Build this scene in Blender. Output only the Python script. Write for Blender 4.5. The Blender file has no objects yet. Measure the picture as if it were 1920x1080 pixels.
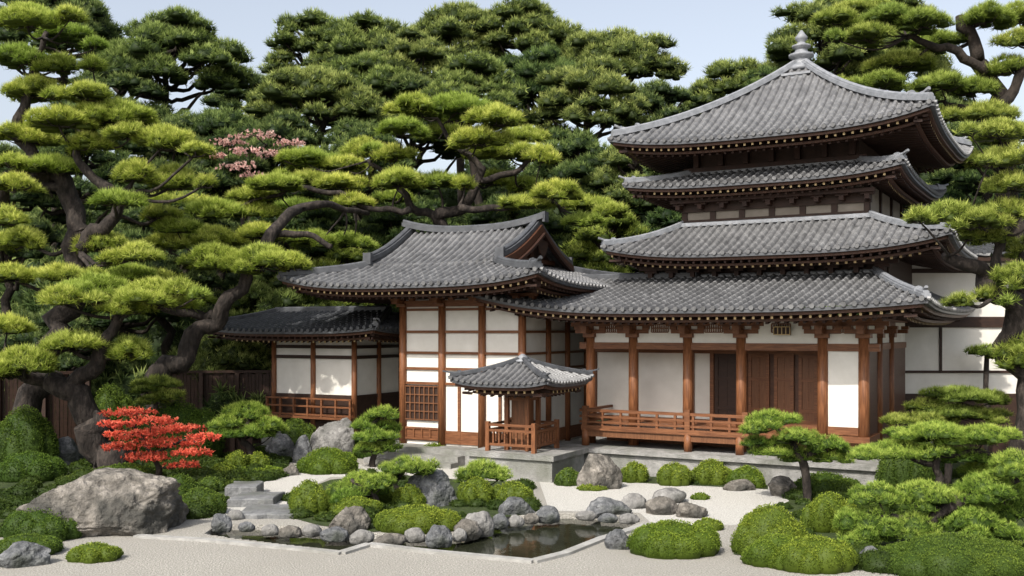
import bpy, bmesh, math, random
import numpy as np
from mathutils import Vector, noise
R=math.radians
F=1900.0; HZ=620.0; CX=960.0; H=3.5
scene=bpy.context.scene; col=scene.collection
def P(px,py,Y): return Vector(((px-CX)/F*Y, Y, H+(HZ-py)/F*Y))
def G(px,py,z=0.0):
    Y=F*(H-z)/(py-HZ); return Vector(((px-CX)/F*Y,Y,z))
class Fr:
    def __init__(s,cx,cy,th):
        s.cx=cx;s.cy=cy;s.th=R(th);c,n=math.cos(s.th),math.sin(s.th)
        s.f=(c,-n);s.s=(n,c)
    def lx(s,px,ly):
        k=(px-CX)/F; return (k*(s.cy+ly*s.s[1])-s.cx-ly*s.s[0])/(s.f[0]-k*s.f[1])
    def ly(s,px,lx):
        k=(px-CX)/F; return (k*(s.cy+lx*s.f[1])-s.cx-lx*s.f[0])/(s.s[0]-k*s.s[1])
    def Y(s,lx,ly): return s.cy+lx*s.f[1]+ly*s.s[1]
    def z(s,py,lx,ly): return H+(HZ-py)/F*s.Y(lx,ly)
# ---------------------------------------------------------------- object helpers
def tag(o,label=None,cat=None,group=None,kind=None):
    if label:o['label']=label
    if cat:o['category']=cat
    if group:o['group']=group
    if kind:o['kind']=kind
    return o
def empty(name,loc,rz=0.0,label=None,cat=None,group=None):
    o=bpy.data.objects.new(name,None); col.objects.link(o); o.location=loc; o.rotation_euler=(0,0,rz)
    o.empty_display_size=.2
    return tag(o,label,cat,group)
def link(me,name,mat,parent=None):
    o=bpy.data.objects.new(name,me); col.objects.link(o)
    if mat: me.materials.append(mat)
    if parent: o.parent=parent
    return o
class MB:
    def __init__(s): s.v=[];s.f=[]
    def add(s,v,f):
        n=len(s.v); s.v.extend([tuple(p) for p in v]); s.f.extend([tuple(i+n for i in q) for q in f])
    def box(s,x0,x1,y0,y1,z0,z1):
        s.add([(x0,y0,z0),(x1,y0,z0),(x1,y1,z0),(x0,y1,z0),(x0,y0,z1),(x1,y0,z1),(x1,y1,z1),(x0,y1,z1)],
              [(3,2,1,0),(4,5,6,7),(0,1,5,4),(1,2,6,5),(2,3,7,6),(3,0,4,7)])
    def sweep(s,pts,w,h,arch=False,w2=None):
        pts=[Vector(p) for p in pts]; n=len(pts); V=[]
        sec=[(-w/2,0),(-w/2,h),(w/2,h),(w/2,0)] if not arch else [(-w/2,0),(-w/2,h*.55),(-w*.3,h*.9),(0,h),(w*.3,h*.9),(w/2,h*.55),(w/2,0)]
        m=len(sec)
        for i,p in enumerate(pts):
            d=(pts[min(i+1,n-1)]-pts[max(i-1,0)]); side=Vector((d.y,-d.x,0))
            side=side.normalized() if side.length>1e-6 else Vector((1,0,0))
            for a,b in sec: V.append(p+side*a+Vector((0,0,b)))
        Fc=[]
        for i in range(n-1):
            for j in range(m):
                k=(j+1)%m; Fc.append((i*m+j,i*m+k,(i+1)*m+k,(i+1)*m+j))
        Fc.append(tuple(range(m-1,-1,-1))); Fc.append(tuple((n-1)*m+j for j in range(m)))
        s.add(V,Fc)
    def tube(s,pts,rads,n=8,cap=True):
        pts=[Vector(p) for p in pts]; V=[];Fc=[]; a=None
        for i,p in enumerate(pts):
            d=(pts[min(i+1,len(pts)-1)]-pts[max(i-1,0)])
            d=d.normalized() if d.length>1e-9 else Vector((0,0,1))
            if a is None: a=d.orthogonal().normalized()
            a=(a-d*a.dot(d)); a=a.normalized() if a.length>1e-6 else d.orthogonal().normalized()
            b=d.cross(a)
            for j in range(n):
                t=2*math.pi*j/n; V.append(p+(a*math.cos(t)+b*math.sin(t))*rads[i])
        for i in range(len(pts)-1):
            for j in range(n):
                k=(j+1)%n; Fc.append((i*n+j,i*n+k,(i+1)*n+k,(i+1)*n+j))
        if cap:
            Fc.append(tuple(range(n-1,-1,-1))); Fc.append(tuple((len(pts)-1)*n+j for j in range(n)))
        s.add(V,Fc)
    def cyl(s,p0,p1,r0,r1=None,n=14): s.tube([p0,p1],[r0,r0 if r1 is None else r1],n)
    def build(s,name,mat,parent=None,origin=None,smooth=False):
        me=bpy.data.meshes.new(name)
        v=s.v if origin is None else [(a-origin[0],b-origin[1],c-origin[2]) for a,b,c in s.v]
        me.from_pydata(v,[],s.f); me.update()
        if smooth: me.polygons.foreach_set('use_smooth',[True]*len(me.polygons))
        return link(me,name,mat,parent)
# ---------------------------------------------------------------- materials
def ramp(nt,stops):
    r=nt.nodes.new('ShaderNodeValToRGB'); e=r.color_ramp.elements
    while len(e)<len(stops): e.new(.5)
    for k,(p,c) in enumerate(stops): e[k].position=p; e[k].color=(*c,1)
    return r
def mat(name,stops,scale=4,rough=.7,bump=0,bscale=30,stretch=(1,1,1),detail=6,spec=.3,blotch=None,bdist=.05):
    m=bpy.data.materials.new(name); m.use_nodes=True; nt=m.node_tree; b=nt.nodes['Principled BSDF']
    tc=nt.nodes.new('ShaderNodeTexCoord'); mp=nt.nodes.new('ShaderNodeMapping'); mp.inputs['Scale'].default_value=stretch
    nt.links.new(tc.outputs['Object'],mp.inputs['Vector'])
    n=nt.nodes.new('ShaderNodeTexNoise'); n.inputs['Scale'].default_value=scale; n.inputs['Detail'].default_value=detail; n.inputs['Roughness'].default_value=.65
    nt.links.new(mp.outputs[0],n.inputs['Vector'])
    r=ramp(nt,stops); nt.links.new(n.outputs['Fac'],r.inputs[0]); out=r.outputs[0]
    if blotch:
        n3=nt.nodes.new('ShaderNodeTexNoise'); n3.inputs['Scale'].default_value=blotch[0]; n3.inputs['Detail'].default_value=5
        nt.links.new(tc.outputs['Object'],n3.inputs['Vector'])
        r3=ramp(nt,[(blotch[2],(0,0,0)),(blotch[3],(1,1,1))]); nt.links.new(n3.outputs['Fac'],r3.inputs[0])
        mx=nt.nodes.new('ShaderNodeMix'); mx.data_type='RGBA'
        nt.links.new(r3.outputs[0],mx.inputs[0]); nt.links.new(out,mx.inputs[6]); mx.inputs[7].default_value=(*blotch[1],1)
        out=mx.outputs[2]
    nt.links.new(out,b.inputs['Base Color']); b.inputs['Roughness'].default_value=rough
    b.inputs['Specular IOR Level'].default_value=spec
    if bump:
        n2=nt.nodes.new('ShaderNodeTexNoise'); n2.inputs['Scale'].default_value=bscale; n2.inputs['Detail'].default_value=8
        nt.links.new(mp.outputs[0],n2.inputs['Vector'])
        bp=nt.nodes.new('ShaderNodeBump'); bp.inputs['Strength'].default_value=bump; bp.inputs['Distance'].default_value=bdist
        nt.links.new(n2.outputs['Fac'],bp.inputs['Height']); nt.links.new(bp.outputs[0],b.inputs['Normal'])
    return m
def leafmat(name,c0,c1,c2,trans=.35,vs=.5,orand=(.72,.82,.78)):
    m=bpy.data.materials.new(name); m.use_nodes=True; nt=m.node_tree; b=nt.nodes['Principled BSDF']; o=nt.nodes['Material Output']
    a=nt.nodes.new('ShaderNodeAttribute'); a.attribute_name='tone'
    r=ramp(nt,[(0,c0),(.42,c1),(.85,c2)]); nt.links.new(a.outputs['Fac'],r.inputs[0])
    tc=nt.nodes.new('ShaderNodeTexCoord'); n=nt.nodes.new('ShaderNodeTexNoise'); n.inputs['Scale'].default_value=vs; n.inputs['Detail'].default_value=4
    nt.links.new(tc.outputs['Object'],n.inputs['Vector'])
    r2=ramp(nt,[(.3,(.74,.81,.72)),(.7,(1.12,1.08,.95))]); nt.links.new(n.outputs['Fac'],r2.inputs[0])
    mx=nt.nodes.new('ShaderNodeMix'); mx.data_type='RGBA'; mx.blend_type='MULTIPLY'; mx.inputs[0].default_value=1
    nt.links.new(r.outputs[0],mx.inputs[6]); nt.links.new(r2.outputs[0],mx.inputs[7])
    oi=nt.nodes.new('ShaderNodeObjectInfo'); r4=ramp(nt,[(0,orand),(.5,(1,1,1)),(1,(1.05,1.03,1.1))]); nt.links.new(oi.outputs['Random'],r4.inputs[0])
    m2=nt.nodes.new('ShaderNodeMix'); m2.data_type='RGBA'; m2.blend_type='MULTIPLY'; m2.inputs[0].default_value=1
    nt.links.new(mx.outputs[2],m2.inputs[6]); nt.links.new(r4.outputs[0],m2.inputs[7]); mx=m2
    nt.links.new(mx.outputs[2],b.inputs['Base Color']); b.inputs['Roughness'].default_value=.6; b.inputs['Specular IOR Level'].default_value=.2
    t=nt.nodes.new('ShaderNodeBsdfTranslucent'); nt.links.new(mx.outputs[2],t.inputs['Color'])
    ms=nt.nodes.new('ShaderNodeMixShader'); ms.inputs[0].default_value=trans
    nt.links.new(b.outputs[0],ms.inputs[1]); nt.links.new(t.outputs[0],ms.inputs[2]); nt.links.new(ms.outputs[0],o.inputs['Surface'])
    return m
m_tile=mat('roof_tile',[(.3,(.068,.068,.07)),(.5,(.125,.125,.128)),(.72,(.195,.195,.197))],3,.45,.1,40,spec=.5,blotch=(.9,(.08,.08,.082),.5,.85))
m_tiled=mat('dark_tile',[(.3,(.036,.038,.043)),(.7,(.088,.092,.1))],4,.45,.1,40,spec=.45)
m_ridge=mat('ridge_tile',[(.3,(.13,.137,.15)),(.7,(.25,.26,.28))],6,.5,.1,40,spec=.4)
m_red=mat('red_wood',[(.3,(.085,.031,.013)),(.5,(.165,.064,.026)),(.7,(.25,.104,.044))],5,.5,.1,30,(6,6,.6))
m_redh=mat('red_wood_level',[(.3,(.075,.028,.012)),(.5,(.145,.057,.024)),(.7,(.22,.092,.04))],5,.5,.1,30,(.6,6,6))
m_door=mat('door_wood',[(.3,(.085,.035,.016)),(.7,(.185,.08,.036))],6,.5,.1,30,(8,8,.5))
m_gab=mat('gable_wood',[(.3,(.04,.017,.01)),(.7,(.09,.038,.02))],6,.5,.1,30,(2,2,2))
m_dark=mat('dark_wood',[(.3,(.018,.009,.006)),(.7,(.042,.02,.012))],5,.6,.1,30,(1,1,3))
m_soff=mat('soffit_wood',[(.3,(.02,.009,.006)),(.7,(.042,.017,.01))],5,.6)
m_plas=mat('white_plaster',[(.3,(.59,.565,.515)),(.7,(.68,.655,.605))],2,.85,.05,60,spec=.1,blotch=(.9,(.55,.52,.47),.55,.8))
m_cap=mat('rafter_end_paint',[(.3,(.36,.25,.12)),(.7,(.5,.38,.2))],3,.6)
m_stone=mat('dressed_stone',[(.3,(.16,.158,.15)),(.5,(.25,.245,.235)),(.7,(.34,.33,.315))],5,.85,.5,40,detail=9,blotch=(1.3,(.12,.125,.1),.48,.72))
m_slab=mat('step_stone',[(.3,(.09,.092,.094)),(.5,(.15,.152,.154)),(.7,(.22,.222,.222))],5,.85,.6,20,detail=9,blotch=(1.3,(.07,.075,.06),.48,.72))
m_tan=mat('tan_rock',[(.3,(.04,.036,.031)),(.5,(.14,.127,.11)),(.68,(.3,.272,.238))],4.2,.85,1,7,detail=12,blotch=(1.5,(.05,.048,.042),.46,.62),bdist=.16)
m_grey=mat('grey_rock',[(.3,(.035,.038,.041)),(.5,(.12,.123,.128)),(.68,(.27,.272,.275))],4.4,.85,1,8,detail=12,blotch=(2,(.045,.05,.043),.48,.64),bdist=.14)
m_peb=mat('pale_rock',[(.28,(.085,.083,.08)),(.5,(.19,.184,.175)),(.7,(.35,.34,.325))],5,.8,.9,9,detail=12,blotch=(2.4,(.075,.074,.068),.48,.66),bdist=.1)
m_grav=mat('gravel',[(.3,(.13,.122,.107)),(.5,(.3,.286,.256)),(.68,(.5,.48,.438))],34,.95,1.0,38,detail=9,spec=.05,blotch=(.35,(.27,.256,.228),.4,.75),bdist=.03)
m_sand=mat('white_gravel',[(.3,(.25,.24,.22)),(.5,(.42,.407,.377)),(.7,(.58,.565,.53))],34,.95,.8,38,detail=8,spec=.05,bdist=.03)
m_mossg=mat('moss_ground',[(.3,(.014,.022,.005)),(.55,(.034,.052,.011)),(.8,(.065,.062,.028))],5,.95,1,25)
m_hill=mat('hill_ground',[(.3,(.008,.014,.006)),(.7,(.025,.038,.012))],1,.95,1,6)
m_bark=mat('pine_bark',[(.3,(.009,.007,.006)),(.5,(.024,.019,.016)),(.72,(.07,.056,.047))],7,.9,1,14,(1,1,.45),detail=9)
m_bark2=mat('dark_bark',[(.3,(.01,.008,.006)),(.7,(.036,.027,.021))],6,.9,1,14,(1,1,.45))
l_bright=leafmat('needles_bright',(.012,.026,.005),(.26,.325,.042),(.95,.96,.28),.4,.4,(.64,.77,.7))
l_mid=leafmat('needles_mid',(.012,.026,.006),(.2,.255,.04),(.74,.78,.22),.37,.35)
l_green=leafmat('needles_green',(.013,.032,.008),(.18,.275,.04),(.64,.74,.17),.36,.6)
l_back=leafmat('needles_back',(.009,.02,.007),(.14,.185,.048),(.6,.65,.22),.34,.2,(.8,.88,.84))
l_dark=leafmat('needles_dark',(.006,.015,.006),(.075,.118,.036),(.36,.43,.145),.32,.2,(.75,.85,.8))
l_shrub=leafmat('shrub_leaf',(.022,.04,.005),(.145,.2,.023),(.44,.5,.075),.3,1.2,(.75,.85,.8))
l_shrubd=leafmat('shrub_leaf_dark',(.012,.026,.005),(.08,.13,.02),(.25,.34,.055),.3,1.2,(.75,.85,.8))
l_cover=leafmat('cover_leaf',(.01,.02,.004),(.05,.08,.013),(.15,.2,.035),.3,1.2)
l_red=leafmat('maple_leaf',(.3,.04,.03),(.78,.13,.085),(.97,.31,.21),.42,1,(.8,.75,.75))
l_pink=leafmat('blossom',(.4,.22,.22),(.68,.42,.42),(.85,.65,.63),.35,1,(.85,.85,.85))
# ---------------------------------------------------------------- foliage
_u=np.linspace(0,2*np.pi,11)[:-1]; _v=np.linspace(0,np.pi,7)
def _sphere():
    V=[(math.sin(b)*math.cos(a),math.sin(b)*math.sin(a),math.cos(b)) for b in _v for a in _u]; T=[]
    n=len(_u)
    for i in range(len(_v)-1):
        for j in range(n):
            k=(j+1)%n; a,b,c,d=i*n+j,i*n+k,(i+1)*n+k,(i+1)*n+j
            T+= [(a,c,b),(a,d,c)]
    return np.array(V),np.array(T)
SPH_V,SPH_T=_sphere()
def foliage(lobes,dens,k,L,W,spread,upb,rng,zmin=-.3,core=.8,tlo=0.,thi=1.,zfloor=None,ct=.1,flat=None,hb=.5):
    lb=np.asarray(lobes,float); Vs=[];Ts=[];To=[]; off=0
    for i,l in enumerate(lb):
        c,r=l[:3],l[3:]
        area=2*np.pi*(((r[0]*r[1])**1.6+(r[0]*r[2])**1.6+(r[1]*r[2])**1.6)/3)**(1/1.6)*(1-zmin)
        n=max(6,int(dens*area))
        z=rng.uniform(zmin,1,n); a=rng.uniform(0,2*np.pi,n); q=np.sqrt(np.maximum(0,1-z*z))
        d=np.stack([q*np.cos(a),q*np.sin(a),z],1)
        p=c+d*r*rng.uniform(.84 if core>0 else .3,1.04,(n,1))
        keep=np.ones(n,bool)
        for j,m in enumerate(lb):
            if j!=i and core>0 and np.abs(m[:3]-c).max()<(m[3:]+r).max(): keep&=((((p-m[:3])/m[3:])**2).sum(1)>.8)
        if zfloor is not None: keep&=p[:,2]>zfloor
        p=p[keep]; d=d[keep]; n=len(p)
        if n:
            nr=d/r; nr/=np.linalg.norm(nr,axis=1,keepdims=True)
            ax=nr+np.array([0,0,upb])+rng.normal(0,.25,(n,3)); ax/=np.linalg.norm(ax,axis=1,keepdims=True)
            tt=rng.uniform(0,1,n); hz=hb+(1-hb)*np.clip(.25+d[:,2],0,1)  # paler new growth on top; shade painted into sides and undersides
            ax=np.repeat(ax,k,0); pp=np.repeat(p,k,0); tt=np.repeat(tt,k); hz=np.repeat(hz,k)
            dd=ax+rng.normal(0,spread,(n*k,3)); dd/=np.linalg.norm(dd,axis=1,keepdims=True)
            sd=np.cross(dd,rng.normal(0,1,(n*k,3))); sd/=np.maximum(1e-6,np.linalg.norm(sd,axis=1,keepdims=True))
            ln=L*rng.uniform(.6,1.15,(n*k,1)); w=W*.5*rng.uniform(.7,1.3,(n*k,1))
            V=np.stack([pp-sd*w,pp+sd*w,pp+dd*ln],1).reshape(-1,3)
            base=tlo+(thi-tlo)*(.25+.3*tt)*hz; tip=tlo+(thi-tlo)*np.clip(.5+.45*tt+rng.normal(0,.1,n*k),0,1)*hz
            T=np.arange(n*k*3).reshape(-1,3)+off
            Vs.append(V);Ts.append(T);To.append(np.stack([base,base,tip],1).ravel()); off+=len(V)
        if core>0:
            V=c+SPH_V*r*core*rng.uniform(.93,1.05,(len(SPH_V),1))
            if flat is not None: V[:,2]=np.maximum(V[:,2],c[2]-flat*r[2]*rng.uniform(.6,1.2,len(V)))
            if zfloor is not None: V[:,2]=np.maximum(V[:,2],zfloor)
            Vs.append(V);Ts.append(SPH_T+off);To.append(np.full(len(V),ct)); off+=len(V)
    return np.concatenate(Vs),np.concatenate(Ts),np.concatenate(To)
def trimesh(name,V,T,tone,m,parent=None,origin=None):
    if origin is not None: V=V-np.array(origin)
    me=bpy.data.meshes.new(name)
    me.vertices.add(len(V)); me.vertices.foreach_set('co',V.astype(np.float32).ravel())
    me.loops.add(len(T)*3); me.loops.foreach_set('vertex_index',T.astype(np.int32).ravel())
    me.polygons.add(len(T)); me.polygons.foreach_set('loop_start',np.arange(0,len(T)*3,3,dtype=np.int32))
    me.update(calc_edges=True)
    a=me.attributes.new('tone','FLOAT','POINT'); a.data.foreach_set('value',tone.astype(np.float32))
    return link(me,name,m,parent)
def pad_lobes(c,rx,ry,rz,n,rng):
    L=[(c[0],c[1],c[2],rx*.58,ry*.58,rz*.95)]
    a0=rng.uniform(0,6.28)
    for i in range(n):
        a=a0+6.283*i/n+rng.uniform(-.4,.4); q=rng.uniform(.4,.78); s=rng.uniform(.24,.4)
        L.append((c[0]+rx*q*math.cos(a),c[1]+ry*q*math.sin(a),c[2]+rz*rng.uniform(-.4,.25)-rz*.25*q,rx*s,ry*s,rz*rng.uniform(.42,.75)))
    return L
def smooth(pts,n=5):
    if len(pts)<3: return pts
    out=[]
    for i in range(len(pts)-1):
        p0=pts[max(i-1,0)];p1=pts[i];p2=pts[i+1];p3=pts[min(i+2,len(pts)-1)]
        for k in range(n):
            t=k/n
            v=.5*((2*p1[0])+(p2[0]-p0[0])*t+(2*p0[0]-5*p1[0]+4*p2[0]-p3[0])*t*t+(3*p1[0]-p0[0]-3*p2[0]+p3[0])*t**3)
            out.append((v,p1[1]+(p2[1]-p1[1])*t))
    out.append(pts[-1]); return out
def limb_mb(mb,pts,n=9,wob=.12,seed=0):
    s=smooth(pts); q=[];r=[]
    for i,(v,w) in enumerate(s):
        nv=noise.noise_vector(v*1.7+Vector((seed,0,0)))
        q.append(v+nv*w*wob*6*.35 if 0<i<len(s)-1 else v); r.append(w*(1+.22*noise.noise(v*3+Vector((0,seed,0)))))
    mb.tube(q,r,n)
    return q
def pine(name,label,cat,base,limbs,pads,lm,bm,dens=200,k=10,L=.19,W=.0155,seed=1,group=None,br=.05,lobes=9,spread=.58,upb=.8,twig=True,core=.78,limbscale=.8,zmin=-.08,flat=.12,hb=.5):
    rng=np.random.default_rng(seed); root=empty(name,base,0,label,cat,group); O=tuple(base)
    skel=[]
    for i,l in enumerate(limbs):
        l=[(a,b*limbscale) for a,b in l]
        mb=MB(); q=limb_mb(mb,l,10,.9,seed+i); rr=[w for _,w in smooth(l)]; skel+=list(zip(q,rr))
        mb.build('trunk' if i==0 else 'limb',bm,root,O,True)
    for c,rx,ry,rz in pads:
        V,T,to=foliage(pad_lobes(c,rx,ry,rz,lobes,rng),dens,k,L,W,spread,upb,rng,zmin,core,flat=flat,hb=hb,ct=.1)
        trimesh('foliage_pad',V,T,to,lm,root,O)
        tgt=Vector(c)-Vector((0,0,rz*.25))
        a=min(skel,key=lambda q:(q[0]-tgt).length+max(0,q[0].z-tgt.z)*.8)
        d=tgt-a[0]; rb=min(br*1.2,max(.4*a[1],br*.6))
        mid=a[0]+d*.5+Vector((rng.uniform(-.1,.1),rng.uniform(-.1,.1),-.12))*d.length
        mb=MB(); limb_mb(mb,[(a[0],rb),(mid,rb*.75),(tgt,rb*.45)],7,1.2,seed)
        if twig:
            for t in range(6):
                an=rng.uniform(0,6.28); e=tgt+Vector((math.cos(an)*rx*.7,math.sin(an)*ry*.7,rz*.1))
                m2=(tgt+e)*.5-Vector((0,0,rz*.3)); mb.tube([tgt-d*.08,m2,e],[rb*.45,rb*.3,rb*.12],5)
        mb.build('branch',bm,root,O,True)
    return root
def pxl(Y,*pts,dY=None):
    out=[]
    for i,p in enumerate(pts):
        y=Y if len(p)<4 else p[3]
        out.append((P(p[0],p[1],y),p[2]/F*y))
    return out
def pxp(Y,pads,seed,jit=1.2,dep=.8,hs=1.0,sat=0.,sc=1.):
    rg=random.Random(seed); out=[]
    for p in pads:
        y=(p[4] if len(p)>4 else Y+rg.uniform(-jit,jit)); rx=p[2]*.5/F*y*sc; out.append((P(p[0],p[1]+p[3]*.26,y),rx,rx*dep,p[3]*.56*hs*sc/F*y))
        if rg.random()<sat:
            s=rg.choice((-1,1)); y2=y+rg.uniform(-.8,.4); w=p[2]*rg.uniform(.38,.55); h=p[3]*rg.uniform(.5,.65)
            out.append((P(p[0]+s*p[2]*rg.uniform(.42,.6),p[1]+p[3]*rg.uniform(-.1,.6),y2),w*.5/F*y2,w*.5*dep/F*y2,h*.56/F*y2))
    return out
# ---------------------------------------------------------------- rocks and shrubs
_ico={}
def ico(n):
    if n not in _ico:
        b=bmesh.new(); bmesh.ops.create_icosphere(b,subdivisions=n,radius=1); _ico[n]=([v.co.copy() for v in b.verts],[tuple(v.index for v in f.verts) for f in b.faces]); b.free()
    return _ico[n]
def rock(label,x0,x1,y0,y1,m,seed,name='rock',cat='rock',Y=None,group=None,rnd=.05,dep=.75,zb=0.):
    rg=random.Random(seed); Yb=Y if Y else G(0,y1,zb).y
    rx=(x1-x0)*.5/F*Yb; ry=rx*dep; Yc=Yb+ry*.7; rx=(x1-x0)*.5/F*Yc
    top=H+(HZ-y0)/F*Yc; hgt=max(.05,top-zb); cx=((x0+x1)/2-CX)/F*Yc
    V,Fc=ico(6 if x1-x0>250 else 5 if (x1-x0)>80 else 4 if (x1-x0)>50 else 3)
    pl=[]
    for i in range(15):
        d=Vector((rg.gauss(0,1),rg.gauss(0,1),rg.gauss(.3,.8))).normalized(); pl.append((d,rg.uniform(.6+.32*rnd,.94)))
    off=Vector((seed*3.1,seed*1.7,0)); out=[]
    for v in V:
        q=v.copy()
        for d,t in pl:
            e=q.dot(d)-t
            if e>0: q-=d*e*.96
        nn=1+.12*noise.noise(v*1.4+off)+.07*noise.noise(v*3.3+off)+.045*noise.noise(v*8+off)+.022*noise.noise(v*18+off)+.012*noise.noise(v*38+off)
        out.append(q*nn)
    mx=[max(abs(q[i]) for q in out) for i in range(3)]; zt=max(q.z for q in out)
    vv=[]
    for q in out:
        z=max(q.z/zt,-.55)
        vv.append((q.x/mx[0]*rx,q.y/mx[1]*ry,(z+.3)/1.3*hgt))
    me=bpy.data.meshes.new(name); me.from_pydata(vv,[],Fc); me.update(); me.polygons.foreach_set('use_smooth',[True]*len(me.polygons))
    o=link(me,name,m); o.location=(cx,Yc,zb); return tag(o,label,cat,group)
def shrub(label,x0,x1,y0,y1,m,seed,Y=None,dep=.75,dens=None,L=.026,W=.019,n=6,name='shrub',cat='shrub',group=None,k=3):
    rng=np.random.default_rng(seed); Yb=Y if Y else G(0,y1).y
    rx=(x1-x0)*.5/F*Yb; ry=rx*dep; Yc=Yb+ry*.8; rx=(x1-x0)*.5/F*Yc*1.0
    top=H+(HZ-y0)/F*Yc; h=max(.12,top-.02); cx=((x0+x1)/2-CX)/F*Yc
    lb=[(0,0,h*.05,rx*.82,ry*.82,h*.95)]
    a0=rng.uniform(0,6.28); n=n if x1-x0<130 else n+4
    for i in range(n):
        a=a0+6.283*i/n+rng.uniform(-.3,.3); s=rng.uniform(.3,.48); q=1-s-.01
        lb.append((rx*q*math.cos(a),ry*q*math.sin(a),h*rng.uniform(.05,.3),rx*s,ry*s,h*rng.uniform(.45,.66)))
    sc=Yb/18
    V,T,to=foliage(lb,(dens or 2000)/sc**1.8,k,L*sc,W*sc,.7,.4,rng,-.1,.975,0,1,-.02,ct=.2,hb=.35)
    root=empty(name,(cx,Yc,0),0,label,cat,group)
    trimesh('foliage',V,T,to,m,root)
    return root
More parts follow.
